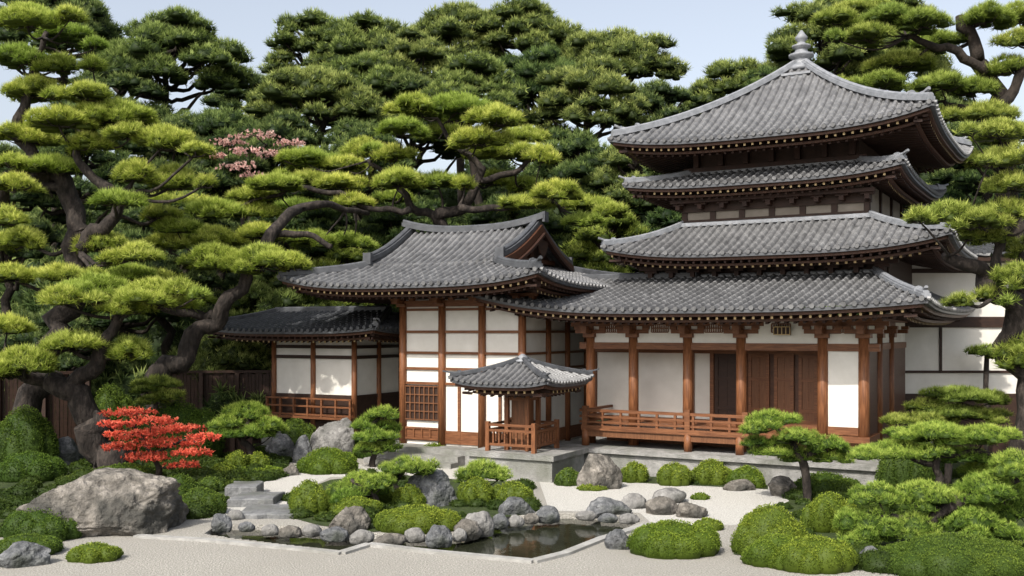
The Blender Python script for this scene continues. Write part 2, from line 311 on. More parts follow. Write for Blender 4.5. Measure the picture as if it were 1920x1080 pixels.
# ---------------------------------------------------------------- roofs
OUT={'F':(0,-1),'R':(1,0),'B':(0,1),'L':(-1,0)}
class Roof:
    def __init__(s,O,I,z0,Hh,up=(.3,.3,.3,.3),sag=.3,e=3.4):
        s.O=O;s.I=I;s.z0=z0;s.H=Hh;s.up=up;s.sag=sag;s.e=e
    def ext(s,side,t):
        X0,X1,Y0,Y1=s.O;x0,x1,y0,y1=s.I
        return (X0+(x0-X0)*t,X1+(x1-X1)*t) if side in 'FB' else (Y0+(y0-Y0)*t,Y1+(y1-Y1)*t)
    def surf(s,side,w,t):
        X0,X1,Y0,Y1=s.O;x0,x1,y0,y1=s.I; lo,hi=s.ext(side,t); u=s.up
        q=np.clip(2*(w-lo)/np.maximum(hi-lo,1e-6)-1,-1,1)
        ul,ur={'F':(u[0],u[1]),'R':(u[1],u[2]),'B':(u[3],u[2]),'L':(u[0],u[3])}[side]
        z=s.z0+s.H*((1-s.sag)*t+s.sag*t*t)+(1-t)**1.5*(ul*np.clip(-q,0,1)**s.e+ur*np.clip(q,0,1)**s.e)
        c={'F':Y0+(y0-Y0)*t,'B':Y1+(y1-Y1)*t,'R':X1+(x1-X1)*t,'L':X0+(x0-X0)*t}[side]
        return (w,c+0*w,z) if side in 'FB' else (c+0*w,w,z)
    def tiles(s,mb,sides,pitch=.25,row=.3):
        X0,X1,Y0,Y1=s.O;x0,x1,y0,y1=s.I
        for sd in sides:
            lo,hi=s.ext(sd,0.); run={'F':y0-Y0,'B':Y1-y1,'R':X1-x1,'L':x0-X0}[sd]
            if run<.05: continue
            nr=max(2,int(math.hypot(run,s.H)/row)); npch=int(math.ceil((hi-lo)/pitch)); p=(hi-lo)/npch
            fr=np.array([0,.22,.26,.36,.5,.64,.74,.78]); hp=np.where(np.abs(fr-.5)<.255,.1*np.sqrt(np.maximum(0,1-((fr-.5)/.26)**2)),0.)*(pitch/.25); hp[0]=-.012
            wg=(lo+p*(np.arange(npch)[:,None]+fr[None,:])).ravel(); wg=np.append(wg,hi); hh=np.append(np.tile(hp,npch),0.)
            ts=[];hs=[]
            for r in range(nr):
                ts+=[r/nr+1e-4,(r+1)/nr-1e-4]; hs+=[.011,.0]
            rng=np.random.default_rng(int(abs(lo*100))+nr)
            V=[]
            jit=np.repeat(rng.normal(0,.0015,(nr,npch)),8,axis=1); jit=np.concatenate([jit,jit[:,-1:]],1)
            for ri,(t,h) in enumerate(zip(ts,hs)):
                a,b=s.ext(sd,t); w=np.clip(wg,a,b); x,y,z=s.surf(sd,w,t)
                prof=np.where((wg<a)|(wg>b),0,hh*(1.0 if h>0 else .92)+h+jit[ri//2])
                V.append(np.stack([x,y,z+prof],1))
            n=len(wg); A=np.concatenate(V); Fc=[]
            for i in range(len(ts)-1):
                w0,w1=V[i],V[i+1]; ax=0 if sd in 'FB' else 1
                ok=(np.abs(np.diff(w0[:,ax]))>1e-5)|(np.abs(np.diff(w1[:,ax]))>1e-5)
                for j in np.nonzero(ok)[0]:
                    j=int(j); Fc.append((i*n+j,i*n+j+1,(i+1)*n+j+1,(i+1)*n+j))
            mb.add(A,Fc)
            ox,oy=OUT[sd]
            for c in range(npch):
                w=lo+p*(c+.5); x,y,z=[float(v) for v in s.surf(sd,np.float64(w),0.)]
                mb.cyl((x-ox*.02,y-oy*.02,z+.04),(x+ox*.05,y+oy*.05,z+.03),.062*pitch/.25,n=8)
    def eave(s,sides,body,parent,pitch=.21,rise=.22):
        lip=MB();fas=MB();raf=MB();sof=MB()
        bx0,bx1,by0,by1=body; X0,X1,Y0,Y1=s.O
        for sd in sides:
            ox,oy=OUT[sd]; lo,hi=s.ext(sd,0.); n=40
            def path(ins,dz):
                o=[]
                for w in np.linspace(lo+ins,hi-ins,n):
                    a,b,c=[float(v) for v in s.surf(sd,np.float64(w),0.)]; o.append((a-ox*ins,b-oy*ins,c+dz))
                return o
            lip.sweep(path(.05,-.075),.1,.07)
            fas.sweep(path(.13,-.15),.07,.07)
            fas.sweep(path(.44,-.28),.09,.06)
            def inner(w):
                if sd in 'FB':
                    yb=by0 if sd=='F' else by1; y0=Y0 if sd=='F' else Y1
                    k=1.0
                    if w>bx1: k=(X1-w)/max(X1-bx1,.01)
                    if w<bx0: k=(w-X0)/max(bx0-X0,.01)
                    return (w,y0+(yb-y0)*k),k
                xb=bx1 if sd=='R' else bx0; x0=X1 if sd=='R' else X0; k=1.0
                if w>by1: k=(Y1-w)/max(Y1-by1,.01)
                if w<by0: k=(w-Y0)/max(by0-Y0,.01)
                return (x0+(xb-x0)*k,w),k
            A=[];B=[]
            for w in np.linspace(lo+.1,hi-.1,n):
                a,b,c=[float(v) for v in s.surf(sd,np.float64(w),0.)]; (p,q),k=inner(w)
                A.append((a-ox*.1,b-oy*.1,c-.15)); B.append((p,q,s.z0-.15+rise*k+(c-s.z0)*(1-k)))
            sof.add(A+B,[(i,i+1,n+i+1,n+i) for i in range(n-1)])
            for w in np.arange(lo+.25,hi-.2,pitch):
                a,b,c=[float(v) for v in s.surf(sd,np.float64(w),0.)]; (p,q),k=inner(w)
                for ins,dz,ww,hh in ((.17,-.22,.055,.06),(.49,-.335,.06,.06)):
                    e=Vector((p,q,s.z0-.15+rise*k+(c-s.z0)*(1-k)+dz+.15)); st=Vector((a-ox*ins,b-oy*ins,c+dz))
                    if (e.xy-st.xy).length<.1 or k<.12: continue
                    raf.sweep([st,e],ww,hh)
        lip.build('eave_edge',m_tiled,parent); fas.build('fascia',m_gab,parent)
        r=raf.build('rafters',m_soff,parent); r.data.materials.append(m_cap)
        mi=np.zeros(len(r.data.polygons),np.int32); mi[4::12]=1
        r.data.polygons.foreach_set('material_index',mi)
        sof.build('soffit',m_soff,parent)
    def hip(s,parent,corner,mat_,w=.19,h=.14,t0=.02,t1=1.):
        sd,e={'fl':('F',0),'fr':('F',1),'br':('B',1),'bl':('B',0)}[corner]; pts=[]
        for t in np.linspace(t0,t1,16):
            ww=s.ext(sd,t)[e]; a,b,c=[float(v) for v in s.surf(sd,np.float64(ww),t)]; pts.append(Vector((a,b,c+.03)))
        mb=MB(); mb.sweep(pts,w,h*.6); mb.sweep([p+Vector((0,0,h*.6)) for p in pts],w*.66,h*.5,True)
        d=(pts[0]-pts[1]); d.z=0; d.normalize()
        q=pts[1]
        mb.sweep([q-d*.1+Vector((0,0,h*.75)),q+d*.14+Vector((0,0,h*.8)),q+d*.3+Vector((0,0,h*1.15))],w*.4,h*.4,True)
        q=pts[2]; mb.sweep([q-d*.03,q+d*.05],w*1.08,h*1.4,True)
        return mb.build('hip_ridge',mat_,parent)
def lattice(mb,x0,x1,y,z0,z1,nx,nz,t=.03,d=.03):
    for i in range(nx+1):
        x=x0+(x1-x0)*i/nx; mb.box(x-t/2,x+t/2,y-d,y,z0,z1)
    for i in range(nz+1):
        z=z0+(z1-z0)*i/nz; mb.box(x0,x1,y-d-.004,y-.004,z-t/2,z+t/2)
def bracket(col_o,m,sc=1.0):
    mb=MB(); s=sc
    mb.box(-.16*s,.16*s,-.16*s,.16*s,0,.1*s); mb.box(-.42*s,.42*s,-.07*s,.07*s,.1*s,.2*s); mb.box(-.072*s,.072*s,-.45*s,.3*s,.102*s,.198*s)
    for x in (-.36,0,.36): mb.box((x-.09)*s,(x+.09)*s,-.09*s,.09*s,.2*s,.28*s)
    mb.box(-.09*s,.09*s,-.47*s,-.3*s,.2*s,.282*s); mb.box(-.55*s,.55*s,-.065*s,.065*s,.28*s,.38*s)
    return mb
def column(parent,x,y,z0,z1,r=.13,br=True,sc=1.0,m=None,rz=0):
    mb=MB(); mb.cyl((0,0,0),(0,0,z1-z0),r,r*.94,16)
    o=mb.build('column',m or m_red,parent,None,True); o.location=(x,y,z0)
    if br:
        b=bracket(o,m_red,sc).build('bracket',m_redh,o); b.location=(0,0,z1-z0); b.rotation_euler=(0,0,rz)
    return o
# ================================================================ CAMERA, LIGHT
cam=bpy.data.cameras.new('camera'); co=bpy.data.objects.new('camera',cam); col.objects.link(co)
co.location=(0,0,H); co.rotation_euler=(R(90),0,0); cam.sensor_width=36; cam.lens=F/1920*36; cam.shift_y=(HZ-540)/1920; cam.clip_end=2000
scene.camera=co
sun=Vector((-.5,-.86,0)).normalized(); el=R(45); sd=Vector((sun.x*math.cos(el),sun.y*math.cos(el),math.sin(el)))
li=bpy.data.lights.new('sun','SUN'); li.energy=5.0; li.angle=R(.5); li.color=(1,.95,.86)
lo=bpy.data.objects.new('sun',li); col.objects.link(lo); lo.rotation_euler=(-sd).to_track_quat('-Z','Y').to_euler(); lo.location=(-20,-30,40)
w=bpy.data.worlds.new('World'); scene.world=w; w.use_nodes=True; nt=w.node_tree
sk=nt.nodes.new('ShaderNodeTexSky'); sk.sky_type='NISHITA'; sk.sun_disc=False; sk.sun_elevation=el; sk.sun_rotation=math.atan2(sd.x,sd.y)
sk.dust_density=4.0; sk.air_density=1.0; sk.ozone_density=1.0
hs=nt.nodes.new('ShaderNodeHueSaturation'); hs.inputs['Saturation'].default_value=.5; hs.inputs['Value'].default_value=1.85
nt.links.new(sk.outputs[0],hs.inputs['Color'])
nt.links.new(hs.outputs[0],nt.nodes['Background'].inputs[0]); nt.nodes['Background'].inputs[1].default_value=.128
scene.view_settings.view_transform='Standard'; scene.view_settings.look='None'; scene.view_settings.exposure=0
# ================================================================ GROUND
pond_px=[(385,1000),(440,1008),(560,1022),(645,1032),(690,1016),(780,1027),(900,1039),(1000,1047),(1060,1030),(1120,1008),(1180,986),(1205,972),(1120,966),(1060,963),(1000,966),(930,970),(900,985),(860,998),(800,1003),(730,1002),(660,998),(600,990),(500,985),(420,983)]
pond=[G(*p).xy for p in pond_px]
def inpoly(x,y,poly):
    ins=np.zeros(np.shape(x),bool); n=len(poly)
    for i in range(n):
        x1,y1=poly[i];x2,y2=poly[(i+1)%n]
        c=((y1>y)!=(y2>y))&(x<(x2-x1)*(y-y1)/((y2-y1) if abs(y2-y1)>1e-9 else 1e-9)+x1); ins^=c
    return ins
xs=np.concatenate([[-400,-150,-60,-30,-15,-9],np.arange(-6.5,4,.07),[6,10,16,30,60,150,400]]); ys=np.concatenate([[-30,0,8,12,14],np.arange(14.8,19.6,.07),[21,24,28,34,45,70,150,500]])
X,Yg=np.meshgrid(xs,ys); Z=np.where(inpoly(X,Yg,pond),-.4,0.)
V=np.stack([X.ravel(),Yg.ravel(),Z.ravel()],1); nx=len(xs)
Fc=[(r*nx+c,r*nx+c+1,(r+1)*nx+c+1,(r+1)*nx+c) for r in range(len(ys)-1) for c in range(nx-1)]
mb=MB(); mb.add(V,Fc); tag(mb.build('ground',m_grav),'pale beige gravel ground of the temple garden','ground',None,'structure')
def sheet(name,pts,z,m,label,cat):
    mb=MB(); mb.add([(p.x,p.y,z) for p in pts],[tuple(range(len(pts)))]); return tag(mb.build(name,m),label,cat,None,'structure')
m_water=mat('pond_water',[(.3,(.012,.014,.008)),(.7,(.03,.032,.018))],2,.04,.05,7,spec=.6)
xs_=[p[0] for p in pond]; ys_=[p[1] for p in pond]
sheet('water',[Vector((min(xs_)-.05,min(ys_)-.05)),Vector((max(xs_)+.05,min(ys_)-.05)),Vector((max(xs_)+.05,max(ys_)+.05)),Vector((min(xs_)-.05,max(ys_)+.05))],-.1,m_water,'dark still garden pond water between the stones','water')
sheet('white_gravel',[G(*p) for p in [(420,972),(500,972),(545,962),(548,930),(620,895),(1010,900),(1030,958),(1200,962),(1225,985),(1380,985),(1500,935),(1450,880),(1000,868),(560,872),(400,878)]],.004,m_sand,'white raked gravel court between the pond and the temple','gravel')
MOSS=[([(-80,1012),(60,1002),(390,965),(425,925),(535,892),(550,850),(560,760),(-900,760),(-300,900)],'mossy soil under the pines on the left'),
            ([(535,968),(600,986),(700,998),(860,985),(1000,962),(1000,905),(860,900),(740,890),(620,900),(540,930)],'mossy island behind the pond'),
            ([(1375,1040),(1600,1070),(2150,1080),(2150,850),(1500,850),(1440,900),(1480,940),(1390,980)],'mossy bed under the shrubs on the right'),
            ([(1040,905),(1180,905),(1440,918),(1440,880),(1040,880)],'narrow mossy bed in front of the temple platform')]
rng=np.random.default_rng(77); Vs=[];Ts=[];To=[];off=0
for (pts,lab),cnt in zip(MOSS,(300,40,90,14)):
    pw=[G(*p) for p in pts]; sheet('moss',pw,.010,m_mossg,lab,'moss')
    x0,x1=max(-11,min(p.x for p in pw)),min(11,max(p.x for p in pw)); y0,y1=min(p.y for p in pw),min(30,max(p.y for p in pw)); c=0
    poly=[p.xy for p in pw]
    while c<cnt:
        x,y=rng.uniform(x0,x1),rng.uniform(y0,y1)
        if not inpoly(np.array(x),np.array(y),poly): continue
        c+=1; r=rng.uniform(.14,.42)*(1 if cnt>80 else .7); h=r*rng.uniform(.45,.8)
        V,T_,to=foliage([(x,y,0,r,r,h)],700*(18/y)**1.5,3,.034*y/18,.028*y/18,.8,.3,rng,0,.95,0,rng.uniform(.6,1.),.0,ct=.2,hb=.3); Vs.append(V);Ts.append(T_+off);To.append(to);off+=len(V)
tag(trimesh('ground_cover',np.concatenate(Vs),np.concatenate(Ts),np.concatenate(To),l_cover),'low mossy ground cover tufts between the shrubs','ground cover',None,'stuff')
KW=.16
mb=MB(); mb.sweep([G(*p) for p in [(255,1007),(380,1014),(520,1027),(640,1039)]],KW,.04); mb.sweep([G(*p) for p in [(640,1039),(692,1023)]],KW+.002,.042); mb.sweep([G(*p) for p in [(692,1023),(800,1036),(1000,1055)]],KW,.044); mb.sweep([G(*p) for p in [(1000,1055),(1060,1040),(1130,1012),(1215,986)]],KW+.002,.046)
m_kerb=mat('kerb_stone',[(.3,(.24,.235,.222)),(.5,(.31,.304,.288)),(.7,(.38,.37,.35))],4,.85,.5,40,detail=9,blotch=(1.2,(.22,.215,.195),.48,.7))
tag(mb.build('kerb',m_kerb),'flat grey stone kerb zigzagging along the front of the pond','kerb',None,'structure')
def hillz(y): return min(14,max(0,y-37)*.42)
mb=MB(); V=[];Fc=[]
hx=np.linspace(-90,90,61); hy=np.linspace(36,140,40)
for y in hy:
    for x in hx: V.append((x,y,hillz(y)-.05+(1.2*noise.noise(Vector((x*.1,y*.1,0))) if y>38 else 0)))
for r in range(39):
    for c in range(60): Fc.append((r*61+c,r*61+c+1,(r+1)*61+c+1,(r+1)*61+c))
mb.add(V,Fc); tag(mb.build('hill',m_hill),'wooded hillside rising behind the temple','hill',None,'structure')
# ================================================================ TEMPLE WITH TIERED TOWER
T=Fr(8.25,29.67,30)
root=empty('tiered_temple',(8.25,29.67,0),-R(30),'large red timber temple with a four tier tiled tower and front veranda','temple')
def make_roof(parent,rf,sides,body,tile_m,hips,pitch=.225,eave_sides=None,ridge_m=None,row=.3,rise=.22,hw=.19,hh=.14):
    mb=MB(); rf.tiles(mb,sides,pitch,row); o=mb.build('roof',tile_m,parent)
    rf.eave(eave_sides or sides,body,o,rise=rise)
    for h in hips: rf.hip(o,h,ridge_m or m_ridge,hw,hh)
    return o
hr=Roof((-6.35,4.7,-7.7,1.3),(-6.35,2.9,-3.4,-1.5),3.97,.97,(.5,.17,.15,0),.2,e=3)
ro=make_roof(root,hr,'FR',(-3.7,3.12,-6.0,-.5),m_tile,['fr'])
mb=MB(); p=[(x,-3.4,4.93+.0*x) for x in np.linspace(-6.0,-1.75,10)]
mb.sweep(p,.3,.1); mb.sweep([(a,b,c+.1) for a,b,c in p],.2,.1,True); mb.box(-1.83,-1.7,-3.6,-3.2,4.9,5.2); mb.build('ridge',m_tiled,ro)
mb=MB(); p=[(x,-3.42,4.94) for x in np.linspace(-1.6,2.95,8)]; mb.sweep(p,.22,.1,True); mb.build('ridge',m_ridge,ro)
t3=Roof((-3.95,4.83,-4.83,4.4),(-2.45,2.65,-2.65,2.65),5.45,.97,(.32,.34,.4,.3),.25)
r3=make_roof(root,t3,'FRLB',(-3.1,3.2,-3.3,3.2),m_tile,['fl','fr','br','bl'],ridge_m=m_ridge)
t2=Roof((-3.85,3.62,-3.6,4.0),(-2.25,2.25,-2.25,2.25),7.43,.5,(.18,.24,.4,.2),.2)
r2=make_roof(root,t2,'FRLB',(-2.4,2.55,-2.55,2.5),m_tile,['fl','fr','br','bl'])
t1=Roof((-4.1,4.35,-4.05,4.4),(.1,.34,-.12,.12),8.55,2.66,(.3,.38,.6,.3),.42)
r1=make_roof(root,t1,'FRLB',(-2.3,2.3,-2.3,2.3),m_tile,['fl','fr','br','bl'],ridge_m=m_ridge,rise=.3,hw=.24,hh=.18)
for (tr,ro_,zz,wv) in ((t3,r3,6.43,2.62),(t2,r2,7.93,2.25)):
    mb=MB(); a,b,c,d=tr.I
    mb.sweep([(a-.05,c-.04,zz-.02),(b+.05,c-.04,zz-.02)],.18,.12,True); mb.sweep([(b+.04,c,zz-.02),(b+.04,d,zz-.02)],.18,.12,True); mb.build('ridge',m_ridge,ro_)
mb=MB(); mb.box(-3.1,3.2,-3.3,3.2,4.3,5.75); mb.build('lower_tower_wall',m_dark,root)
m_plas2=mat('shaded_plaster',[(.3,(.2,.175,.145)),(.7,(.27,.24,.205))],2,.85,.05,60,spec=.1)  # darker plaster: the shadow under the eaves is painted into the wall colour
mb=MB(); mb.box(-2.4,2.55,-2.55,2.5,6.2,7.7); uw=mb.build('middle_tower_wall',m_plas2,root)
mb=MB()
for x in np.linspace(-2.4,2.55,7): mb.box(x-.08,x+.08,-2.6,-2.5,6.2,7.55)
for y in np.linspace(-2.55,2.5,4): mb.box(2.5,2.61,y-.08,y+.08,6.2,7.55)
mb.box(-2.5,2.66,-2.64,-2.5,6.42,6.6); mb.box(-2.5,2.66,-2.63,-2.5,6.82,7.2); mb.box(2.5,2.64,-2.5,2.5,6.42,6.58); mb.build('timber_frame',m_dark,uw)
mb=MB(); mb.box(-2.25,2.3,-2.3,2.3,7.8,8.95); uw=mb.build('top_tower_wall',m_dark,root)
mb=MB()
for x in np.linspace(-2.1,2.15,7):
    mb.box(x-.07,x+.07,-2.5,-2.28,8.1,8.75); mb.box(x-.2,x+.2,-2.6,-2.45,8.45,8.55)
mb.box(-2.5,2.5,-2.4,-2.31,7.98,8.1); mb.box(-2.5,2.5,-2.7,-2.6,8.5,8.6); mb.build('bracket_row',m_soff,uw)
mb=MB(); mb.box(-2.7,2.8,-2.95,-2.8,7.05,7.15)
for x in np.linspace(-2.5,2.6,9): mb.box(x-.16,x+.16,-2.85,-2.62,7.0,7.08); mb.box(x-.06,x+.06,-2.9,-2.55,6.88,7.0)
mb.build('bracket_row',m_soff,root)
mb=MB(); mb.box(-3.3,3.5,-3.75,-3.6,5.15,5.25)
for x in np.linspace(-3.0,3.1,11): mb.box(x-.18,x+.18,-3.65,-3.32,5.08,5.16); mb.box(x-.06,x+.06,-3.7,-3.3,4.95,5.08)
mb.build('bracket_row',m_soff,root)
mb=MB(); prof=[(.4,11.06),(.42,11.12),(.36,11.2),(.26,11.25),(.25,11.43),(.36,11.48),(.36,11.55),(.2,11.6),(.17,11.72),(.27,11.76),(.27,11.81),(.14,11.86),(.1,11.92),(.17,11.98),(.18,12.05),(.11,12.14),(.03,12.26)]
mb.tube([(.22,0,z) for r,z in prof],[r for r,z in prof],16); mb.build('finial',m_ridge,root,None,True)
mb=MB(); mb.box(-.08,.52,-.62,-.4,10.5,10.83); mb.box(-.2,.64,-.66,-.5,10.83,10.9); mb.build('ridge_plate',m_ridge,r1)
mb=MB(); mb.box(-4.2,3.9,-7.15,1,0,.5); mb.box(-4.3,4.0,-7.25,1.1,.5,.6); mb.build('stone_platform',m_stone,root)
cpx=[1108,1188,1290,1390,1543,1620]; cx=[T.lx(p,-6.0) for p in cpx]
for x in cx: column(root,x,-6.0,.6,3.33)
for y in (-4.4,-2.8): column(root,cx[-1],y,.6,3.33,rz=-R(90)*-1)
mb=MB(); mb.box(cx[0]-.3,cx[-1]+.35,-6.06,-5.94,3.03,3.2); mb.box(cx[0]-.4,cx[-1]+.4,-6.1,-5.9,3.71,3.86); mb.box(cx[-1]-.06,cx[-1]+.06,-5.9,-.5,3.04,3.19); mb.box(cx[-1]-.09,cx[-1]+.09,-5.85,-.5,3.72,3.85)
mb.box(cx[4],cx[5],-6.05,-5.95,1.12,1.3); mb.box(cx[4],cx[5],-6.05,-5.95,.85,.95); mb.build('tie_beam',m_redh,root)
mb=MB(); mb.box(cx[0],cx[-1],-6.02,-5.98,3.2,3.71); mb.box(cx[-1]-.02,cx[-1]+.02,-5.95,-.5,3.2,3.71); mb.build('frieze_wall',m_plas,root)
for a,b in zip(cx[:-1],cx[1:]):
    mb=MB(); m_=(a+b)/2; lattice(mb,m_-.22,m_+.22,-6.03,3.46,3.66,8,2,.025,.02); mb.build('transom_lattice',m_redh,root)
wx=lambda p:T.lx(p,-4.9)
mb=MB(); mb.box(wx(1112),wx(1337),-4.94,-4.86,1.12,3.3); mb.build('plaster_wall',m_plas,root)
mb=MB(); mb.box(wx(1337),cx[4]+.1,-4.95,-4.85,1.12,3.3); mb.box(cx[4]-.04,cx[4]+.04,-5.94,-4.95,.95,3.05); mb.build('timber_wall',m_gab,root)
mb=MB()
for p in (1118,1190,1300,1337,1392,1400,1540): mb.box(wx(p)-.05,wx(p)+.05,-5.01,-4.94,1.12,3.0)
mb.box(wx(1112),cx[4],-5.02,-4.95,2.92,3.06); mb.box(wx(1112),cx[4],-5.015,-4.95,1.12,1.24); mb.build('wall_frame',m_redh,root)
for a,b,dm in ((1340,1390,m_dark),(1402,1447,m_door),(1450,1493,m_door),(1496,1538,m_door)):  # first leaf is dark, painting in the shade of an opening
    mb=MB(); x0,x1=wx(a)+.05,wx(b)-.03; mb.box(x0,x1,-5.0,-4.95,1.24,2.92)
    d=mb.build('door',dm,root); mb=MB()
    for x in (x0+.04,x1-.04): mb.box(x-.04,x+.04,-5.03,-5.0,1.24,2.92)
    for z in (1.28,1.55,2.3,2.88): mb.box(x0+.08,x1-.08,-5.028,-5.0,z-.04,z+.04)
    mb.box((x0+x1)/2-.012,(x0+x1)/2+.012,-5.012,-5.0,1.3,2.86); mb.build('door_frame',dm if dm is m_dark else m_redh,d)
mb=MB(); mb.box(cx[4]+.1,cx[5]-.1,-6.02,-5.98,1.3,3.03); mb.build('plaster_panel',m_plas,root)
mb=MB(); mb.box(cx[4]+.1,cx[5]-.1,-6.0,-5.97,.95,1.12); lattice(mb,cx[4]+.1,cx[5]-.1,-6.0,.95,1.12,12,1,.02,.03); mb.build('skirting_panel',m_redh,root)
mb=MB(); mb.box(cx[-1]-.03,cx[-1]+.03,-5.9,-.5,.6,3.05)
mb.build('side_wall',m_gab,root)
mb=MB(); mb.box(cx[0]-.03,cx[0]+.03,-4.86,-1,.6,3.6); mb.build('plaster_wall',m_plas,root)
mb=MB(); mb.box(cx[0],cx[4],-5.9,-4.9,3.3,3.34); mb.build('veranda_ceiling',m_dark,root)
xa,xb=T.lx(1096,-6.65),T.lx(1402,-6.65)
mb=MB(); mb.box(xa-.05,xb+.05,-6.75,-4.9,1.0,1.12)
mb.box(xb+.05,cx[5]+.15,-6.15,-4.9,.96,1.1); mb.build('veranda_deck',m_redh,root)
mb=MB(); mb.box(xa,xb,-6.7,-6.6,.84,1.0); mb.box(xa,cx[4],-5.3,-5.2,.6,1.0); mb.build('deck_beam',m_door,root)
for p in (1098,1290,1387):
    x=T.lx(p,-6.66); mb=MB(); mb.cyl((x,-6.66,.6),(x,-6.66,1.02),.1,n=12); mb.build('deck_post',m_red,root,None,True)
mb=MB()
for z,h in ((1.2,.05),(1.34,.05),(1.49,.07)):
    mb.box(xa-.12,xb+.1,-6.7,-6.62,z-h/2,z+h/2); mb.box(xa-.04,xa+.04,-6.62,-5.0,z-h/2+.002,z+h/2-.002)
for p in np.linspace(1096,1402,10):
    x=T.lx(p,-6.66); mb.box(x-.03,x+.03,-6.69,-6.63,1.12,1.47)
for p in (1098,1290,1398):
    x=T.lx(p,-6.66); mb.box(x-.065,x+.065,-6.73,-6.6,1.12,1.6)
mb.build('railing',m_redh,root)
x=T.lx(1468,-6.1); mb=MB(); mb.box(x-.2,x+.2,-6.2,-6.14,3.4,3.6); pq=mb.build('plaque',m_dark,root)
mb=MB(); lattice(mb,x-.19,x+.19,-6.2,3.41,3.59,4,1,.02,.012); mb.build('plaque_frame',m_cap,pq)
# ================================================================ GABLED HALL
A=Fr(-2.99,28.0,28)
ga=empty('gabled_hall',(-2.99,28.0,0),-R(28),'white walled timber hall with curved hip and gable tiled roof','hall')
fx=[A.lx(p,0) for p in (757,830,905,980)]; xr=fx[-1]
sy=[A.ly(p,xr) for p in (1026,1062,1098)]
yb=3.9
sk=Roof((-2.95,5.1,-1.83,5.75),(-1.05,2.95,-.05,3.95),4.66,.62,(.32,.3,.3,.3),.15)
up_=Roof((-1.2,3.2,-.09,3.99),(-1.2,3.2,1.95,1.95),5.26,1.12,(.05,.12,.12,.05),.25,e=2.5)
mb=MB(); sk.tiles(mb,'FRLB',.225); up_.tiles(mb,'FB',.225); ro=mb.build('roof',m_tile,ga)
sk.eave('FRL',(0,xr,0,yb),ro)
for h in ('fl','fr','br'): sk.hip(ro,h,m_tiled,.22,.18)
def arcx(x,x0,x1,u): t=2*(x-x0)/(x1-x0)-1; return u*abs(t)**2.5
mb=MB(); pts=[(x,1.95,6.34+arcx(x,-1.3,3.4,.28)) for x in np.linspace(-1.3,3.4,18)]
mb.sweep(pts,.28,.11); mb.sweep([(a,b,c+.11) for a,b,c in pts],.17,.1,True)
mb.box(3.36,3.44,1.83,2.07,6.52,6.8); mb.build('main_ridge',m_tiled,ro)
for xx in (3.12,-1.1):
    for sgn in (-1,1):
        pts=[]
        for t in np.linspace(0,1,12):
            y=1.95+sgn*2.1*(1-t); z=5.24+1.12*(.75*t+.25*t*t)+.1
            pts.append(Vector((xx,y,z+(.1*(1-t)**3))))
        mb=MB(); mb.sweep(pts,.26,.13); mb.sweep([p+Vector((-.0,0,.13)) for p in pts],.16,.09,True)
        q=pts[0]; mb.box(xx-.13,xx+.13,q.y-.05+sgn*.02,q.y+.05+sgn*.02,q.z-.08,q.z+.24); mb.build('gable_ridge',m_tiled,ro)
        pts2=[p+Vector((.15 if xx>0 else -.15,0,-.24)) for p in pts]
        mb=MB(); mb.sweep(pts2,.08,.22); mb.build('bargeboard',m_gab,ro)
        mb=MB(); mb.sweep([p+Vector((.1,0,-.08)) if xx>0 else p+Vector((-.1,0,-.08)) for p in pts2],.08,.08); mb.build('bargeboard',m_soff,ro)
for xx in (2.9,-.95):
    mb=MB(); mb.add([(xx,0,5.15),(xx,3.9,5.15),(xx,1.95,6.3)],[(0,1,2)]); gw=mb.build('gable_wall',m_dark,ga)
    mb=MB(); mb.box(xx-.06,xx+.1,.5,3.4,5.4,5.52); mb.box(xx-.06,xx+.1,1.85,2.05,5.52,6.2); mb.build('gable_beam',m_gab,gw)
mb=MB(); mb.add([(3.28,1.6,6.0),(3.28,2.3,6.0),(3.28,2.12,5.65),(3.28,1.95,5.5),(3.28,1.78,5.65),(3.34,1.6,6.0),(3.34,2.3,6.0),(3.34,2.12,5.65),(3.34,1.95,5.5),(3.34,1.78,5.65)],[(0,1,2,3,4),(9,8,7,6,5),(0,5,6,1),(1,6,7,2),(2,7,8,3),(3,8,9,4),(4,9,5,0)]); mb.build('gable_pendant',m_dark,ga)
mb=MB(); mb.box(.02,xr-.02,0,.08,.4,4.35); mb.box(xr-.08,xr,.08,yb,.4,4.35); mb.box(0,.08,.08,yb,.4,4.35); mb.build('plaster_wall',m_plas,ga)
for x in fx: column(ga,x,-.03,.4,4.15,.11,True,.85)
for y in sy: column(ga,xr+.02,y,.4,4.15,.1,False)
mb=MB()
zz=[A.z(p,1.6,0) for p in (580,622,662,692,720)]
for z in zz: mb.box(0,xr,-.05,0,z-.035,z+.035); mb.box(xr,xr+.05,0,yb,z-.034,z+.034)
mb.box(-.1,xr+.1,-.1,.0,4.15,4.32); mb.box(xr,xr+.1,0,yb,4.16,4.31); mb.build('wall_beam',m_redh,ga)
mb=MB(); mb.box(fx[0],fx[1],-.03,.0,A.z(788,.5,0),A.z(722,.5,0)); lw=mb.build('window',m_dark,ga)
mb=MB(); lattice(mb,fx[0]+.1,fx[1]-.1,-.035,A.z(786,.5,0),A.z(724,.5,0),7,4,.03,.035); mb.build('window_lattice',m_door,lw)
mb=MB(); mb.box(fx[0],fx[1],-.04,0,.5,.86); lattice(mb,fx[0]+.1,fx[1]-.1,-.04,.55,.84,4,1,.05,.03); mb.box(fx[1],fx[3],-.04,0,.45,.8); mb.box(fx[1]+.5,fx[1]+.58,-.05,0,.45,zz[4]); mb.box(fx[2]+.5,fx[2]+.58,-.05,0,.45,zz[4]); mb.box(xr,xr+.04,0,yb,.45,.8); mb.build('skirting_panel',m_redh,ga)
